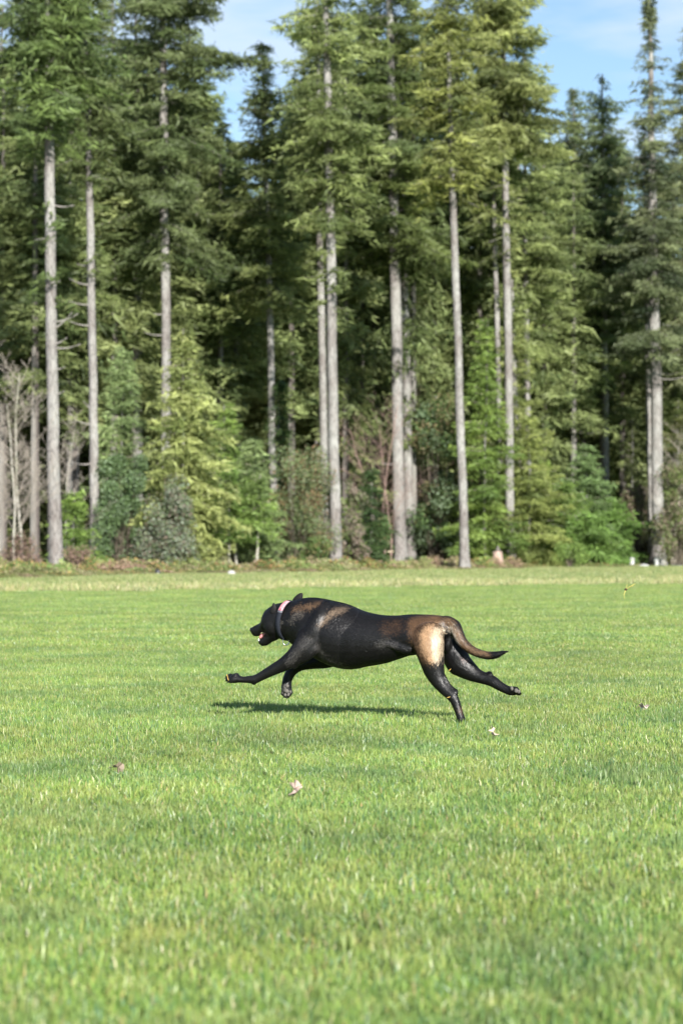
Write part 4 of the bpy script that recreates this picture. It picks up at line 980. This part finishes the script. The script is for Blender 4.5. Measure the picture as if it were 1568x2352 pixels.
    bl('eye', z3, 500, 735, .040, .008, .006, .006, GL); bl('eye', z3, 500, 735, -.040, .008, .006, .006, GL)
    bb = MB(); bb.tube([dp(z3(*p), 0.004) for p in ((530, 1010), (480, 1040), (440, 1075), (408, 1110), (398, 1130))], [.010, .010, .009, .008, .004], 10); attach(bb.build('tongue', PK))
    for x, lt in ((376, .010), (380, -.004)):
        bb = MB(); bb.tube([dp(z3(x + 6, 1185), lt), dp(z3(x, 1150), lt), dp(z3(x - 2, 1128), lt)], [.0034, .0030, .001], 8); attach(bb.build('tooth', WH))
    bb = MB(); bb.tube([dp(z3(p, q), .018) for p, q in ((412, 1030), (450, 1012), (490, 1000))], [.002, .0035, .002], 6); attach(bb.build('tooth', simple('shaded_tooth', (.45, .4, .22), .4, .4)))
    # ---- collar
    RUB = simple('dark_blue_grey_webbing', (.016, .019, .027), .75, .2, var=.25, scale=300, bump=.3); PINK = simple('pink_patch', (.66, .25, .28), .7, .3, var=.1, scale=150)
    MARK = simple('dark_patch_marks', (.30, .06, .09), .7, .3); STEEL = simple('polished_steel', (.7, .7, .72), .22, .5, metal=1.0, var=.05)
    ct, cb = dp(z3(1062, 352), 0), dp(z3(955, 1158), 0); cc_ = (ct + cb) / 2; up = (ct - cb) / 2; axn = np.cross(up, nH); axn /= np.linalg.norm(axn)   # along the neck
    if axn @ dH < 0: axn = -axn
    def cring(a, off_, w):
        w = w + .031 * math.sin(a)   # a angle from top toward near side; off_ outward; w along neck
        rr = up * (1 + off_ / np.linalg.norm(up)) * math.cos(a) + nH * (.0745 + off_) * math.sin(a)
        return cc_ + rr + axn * w
    def band(nm, a0, a1, o0, o1, hw, m_, n=64, par=None, close=False, wc=0.0):
        bm = MB(); aa = np.linspace(a0, a1, n + 1)
        R_ = np.array([[cring(a, o0, wc - hw), cring(a, o1, wc - hw), cring(a, o1, wc + hw), cring(a, o0, wc + hw)] for a in aa]); V_ = R_.reshape(-1, 3); Q_ = []
        for k_ in range(n):
            for e in range(4): f = (e + 1) % 4; Q_.append([k_ * 4 + e, k_ * 4 + f, k_ * 4 + 4 + f, k_ * 4 + 4 + e])
        if not close: Q_ += [[0, 1, 2, 3], [n * 4 + 3, n * 4 + 2, n * 4 + 1, n * 4]]
        bm.add(V_, Q_); o = bm.build(nm, m_, smooth=False)
        if par is None: return attach(o)
        o.parent = par; return o
    col_ = band('collar', 0, 2 * math.pi, .001, .0055, .0125, RUB, close=True); col_['label'] = 'dark blue grey webbing collar with a pink patch'
    band('patch_backing', math.radians(18), math.radians(68), .0055, .0075, .0138, simple('grey_patch_edge', (.10, .10, .12), .6, .4), par=col_)
    pt = band('patch', math.radians(20), math.radians(62), .0075, .0088, .0115, PINK, par=col_)
    for (a0, a1, w0, hw_) in ((56, 62, .001, .0035), (50.0, 51.2, -.003, .006), (43, 44.5, .004, .0016), (42, 43.5, -.004, .0016), (35, 36, -.002, .006)):
        band('patch_mark', math.radians(a0), math.radians(a1), .0088, .0093, hw_, MARK, n=4, par=col_, wc=w0)
    hang = cring(math.radians(172), .004, 0); bb = MB(); t = np.linspace(0, 2 * np.pi, 25)
    rc = dp(z3(950, 1195), .02)
    bb.tube([rc + dH * .0165 * math.cos(a) + np.array([0, 0, 1]) * (.020 * math.sin(a)) + nH * .004 * math.cos(a) for a in t], .0028, 8, caps=False)
    rn = bb.build('tag_ring', STEEL); rn.parent = col_
    bb = MB(); bb.tube([rc + np.array([0, 0, .012]) - nH * .004, rc + np.array([0, 0, .034]) - nH * .004], .005, 8); q = bb.build('ring_loop', RUB); q.parent = col_
    # ---- claws, pads
    CL = simple('dark_claw', (.03, .027, .025), .3, .5); PAD = simple('grey_paw_pad', (.12, .11, .10), .75, .3, var=.3, scale=80, bump=.4); MUD = simple('dry_grass_bits', (.55, .36, .10), .8, .2)
    for zf, L_ in ((z1, ((98, 915, .068, -1, -.25), (86, 930, .08, -1, -.3), (90, 955, .092, -1, -.35), (108, 970, .104, -.9, -.5))),):
        for x, y, lt, dx, dz in L_:
            p = dp(zf(x, y), lt); bb = MB(); bb.tube([p, p + dH * .008 + np.array([0, 0, -.003]), p + dH * .015 + np.array([0, 0, -.008])], [.0035, .003, .0008], 7); attach(bb.build('claw', CL))
    for x, y, lt in ((622, 1102, -.052), (650, 1112, -.045), (668, 1098, -.055)):
        p = dp(z1(x, y), lt); bb = MB(); bb.tube([p, p + np.array([0, 0, -.008]), p + dH * .004 + np.array([0, 0, -.015])], [.0035, .003, .0008], 7); attach(bb.build('claw', CL))
    for zf, x, y, lt, rx, rl, rz in ((z1, 648, 1058, -.031, .014, .007, .011), (z1, 636, 1094, -.034, .0075, .006, .009), (z1, 664, 1092, -.034, .0075, .006, .009), (z1, 614, 1074, -.046, .006, .006, .009), (z1, 686, 1066, -.046, .006, .006, .009), (z1, 655, 1010, -.036, .010, .006, .010), (z2, 1422, 842, -.044, .008, .006, .012), (z2, 1462, 862, -.045, .010, .006, .012), (z2, 1486, 870, -.055, .008, .006, .010)):
        bl('paw_pad', zf, x, y, lt, rx, rl, rz, PAD)
    for zf, p0, p1, lt, m_ in ((z2, (825, 930), (862, 917), .108, MUD), (z2, (845, 688), (868, 662), -.02, MUD), (z1, (84, 898), (96, 930), .098, MUD), (z1, (92, 925), (104, 965), .108, MUD), (z1, (78, 905), (92, 915), .09, MUD)):
        a_, b_ = dp(zf(*p0), lt), dp(zf(*p1), lt); bb = MB(); bb.tube([a_, (a_ + b_) / 2 + nH * .002, b_], [.0012, .0022, .001], 5); o = attach(bb.build('grass_bit', m_))
build_dog()

# ------------------------------------------------------------------ fallen leaves and a flying bit of turf
def dry_leaf(label, px, py, w_px, seed, tilt=.6, col_=(.50, .38, .33), lobes=5, lift=.042):
    Y = gnd_Y(py + lift * F / gnd_Y(py)); s = Y / F; R = w_px * s / 2 * 1.3
    n = 40; a = np.linspace(0, 2 * np.pi, n, endpoint=False); rg = np.random.default_rng(seed)
    r = R * (.62 + .38 * np.abs(np.cos(a * lobes / 2)) ** 1.3) * (1 + rg.normal(0, .05, n))
    rings = []
    for f in (.33, .66, 1.0):
        x, y = r * f * np.cos(a), r * f * np.sin(a)
        z = .45 * R * f ** 2 * np.sin(a * 2 + seed) + .22 * R * f * np.sin(a * 5 + seed * 2)
        rings.append(np.stack([x, y, z], 1))
    V = np.concatenate([np.zeros((1, 3))] + rings); V2 = V.copy(); V2[:, 2] += .0008
    i = np.arange(n); j = (i + 1) % n
    T = np.stack([np.zeros(n, int), 1 + i, 1 + j], 1); Q = np.concatenate([np.stack([1 + k * n + i, 1 + (k + 1) * n + i, 1 + (k + 1) * n + j, 1 + k * n + j], 1) for k in range(2)])
    b = MB(); b.add(V, Q, T); b.add(V2, Q[:, ::-1], T[:, ::-1])
    m = simple('dry_leaf_%d' % seed, col_, .7, .3, var=.3, scale=90)
    root = empty('fallen_leaf', (X_at(px, Y), Y, lift), 0); tag(root, label, 'leaf', 'dry leaves fallen on the lawn')
    root.rotation_euler = (tilt, .25 * math.sin(seed), seed * 1.3)
    b.build('leaf_blade', m, root)
    b = MB(); b.tube([(0, 0, .001), (R * .7, .1 * R, .004), (R * 1.5, .3 * R, -.004)], [.0014, .0012, .001], 5); b.build('leaf_stalk', simple('leaf_stalk_%d' % seed, (.25, .16, .11), .8, .2), root)
    return root
dry_leaf('curled brown dry leaf lying on the lawn at left', 272, 1762, 24, 2, tilt=.9, col_=(.24, .19, .14))
dry_leaf('pale pinkish lobed leaf lying on the lawn below the dog', 677, 1813, 34, 4, tilt=1.15, col_=(.50, .37, .31))
dry_leaf('small pale leaf just right of the dog’s planted hind paw', 1132, 1682, 22, 6, tilt=1.1, col_=(.50, .38, .30))
dry_leaf('small pink white leaf on the lawn at far right', 1478, 1623, 20, 7, tilt=.7, col_=(.62, .48, .46))
def turf_bit():
    Y = 14.2; c = at(1436, 1354, Y); root = empty('flying_turf', tuple(c)); tag(root, 'kicked up bit of turf with yellow grass blades flying in the air at right', 'turf clod')
    b = MB(); b.ell((0, 0, 0), (.009, .007, .007), nu=10, nv=7); b.build('soil_crumb', simple('damp_soil', (.06, .04, .025), .9, .2, bump=.5), root)
    for P in (((0, 0, 0), (-.011, 0, -.03), (-.008, 0, -.06)), ((0, 0, 0), (.025, .004, .018), (.05, 0, .022)), ((.02, 0, .012), (.04, 0, .026), (.058, 0, .036)), ((0, 0, 0), (.006, 0, .02), (.008, 0, .034))):
        b = MB(); b.tube(P, [.0022, .002, .0006], 5); b.build('blade', simple('yellow_blade', (.5, .42, .12), .6, .3), root)
turf_bit()
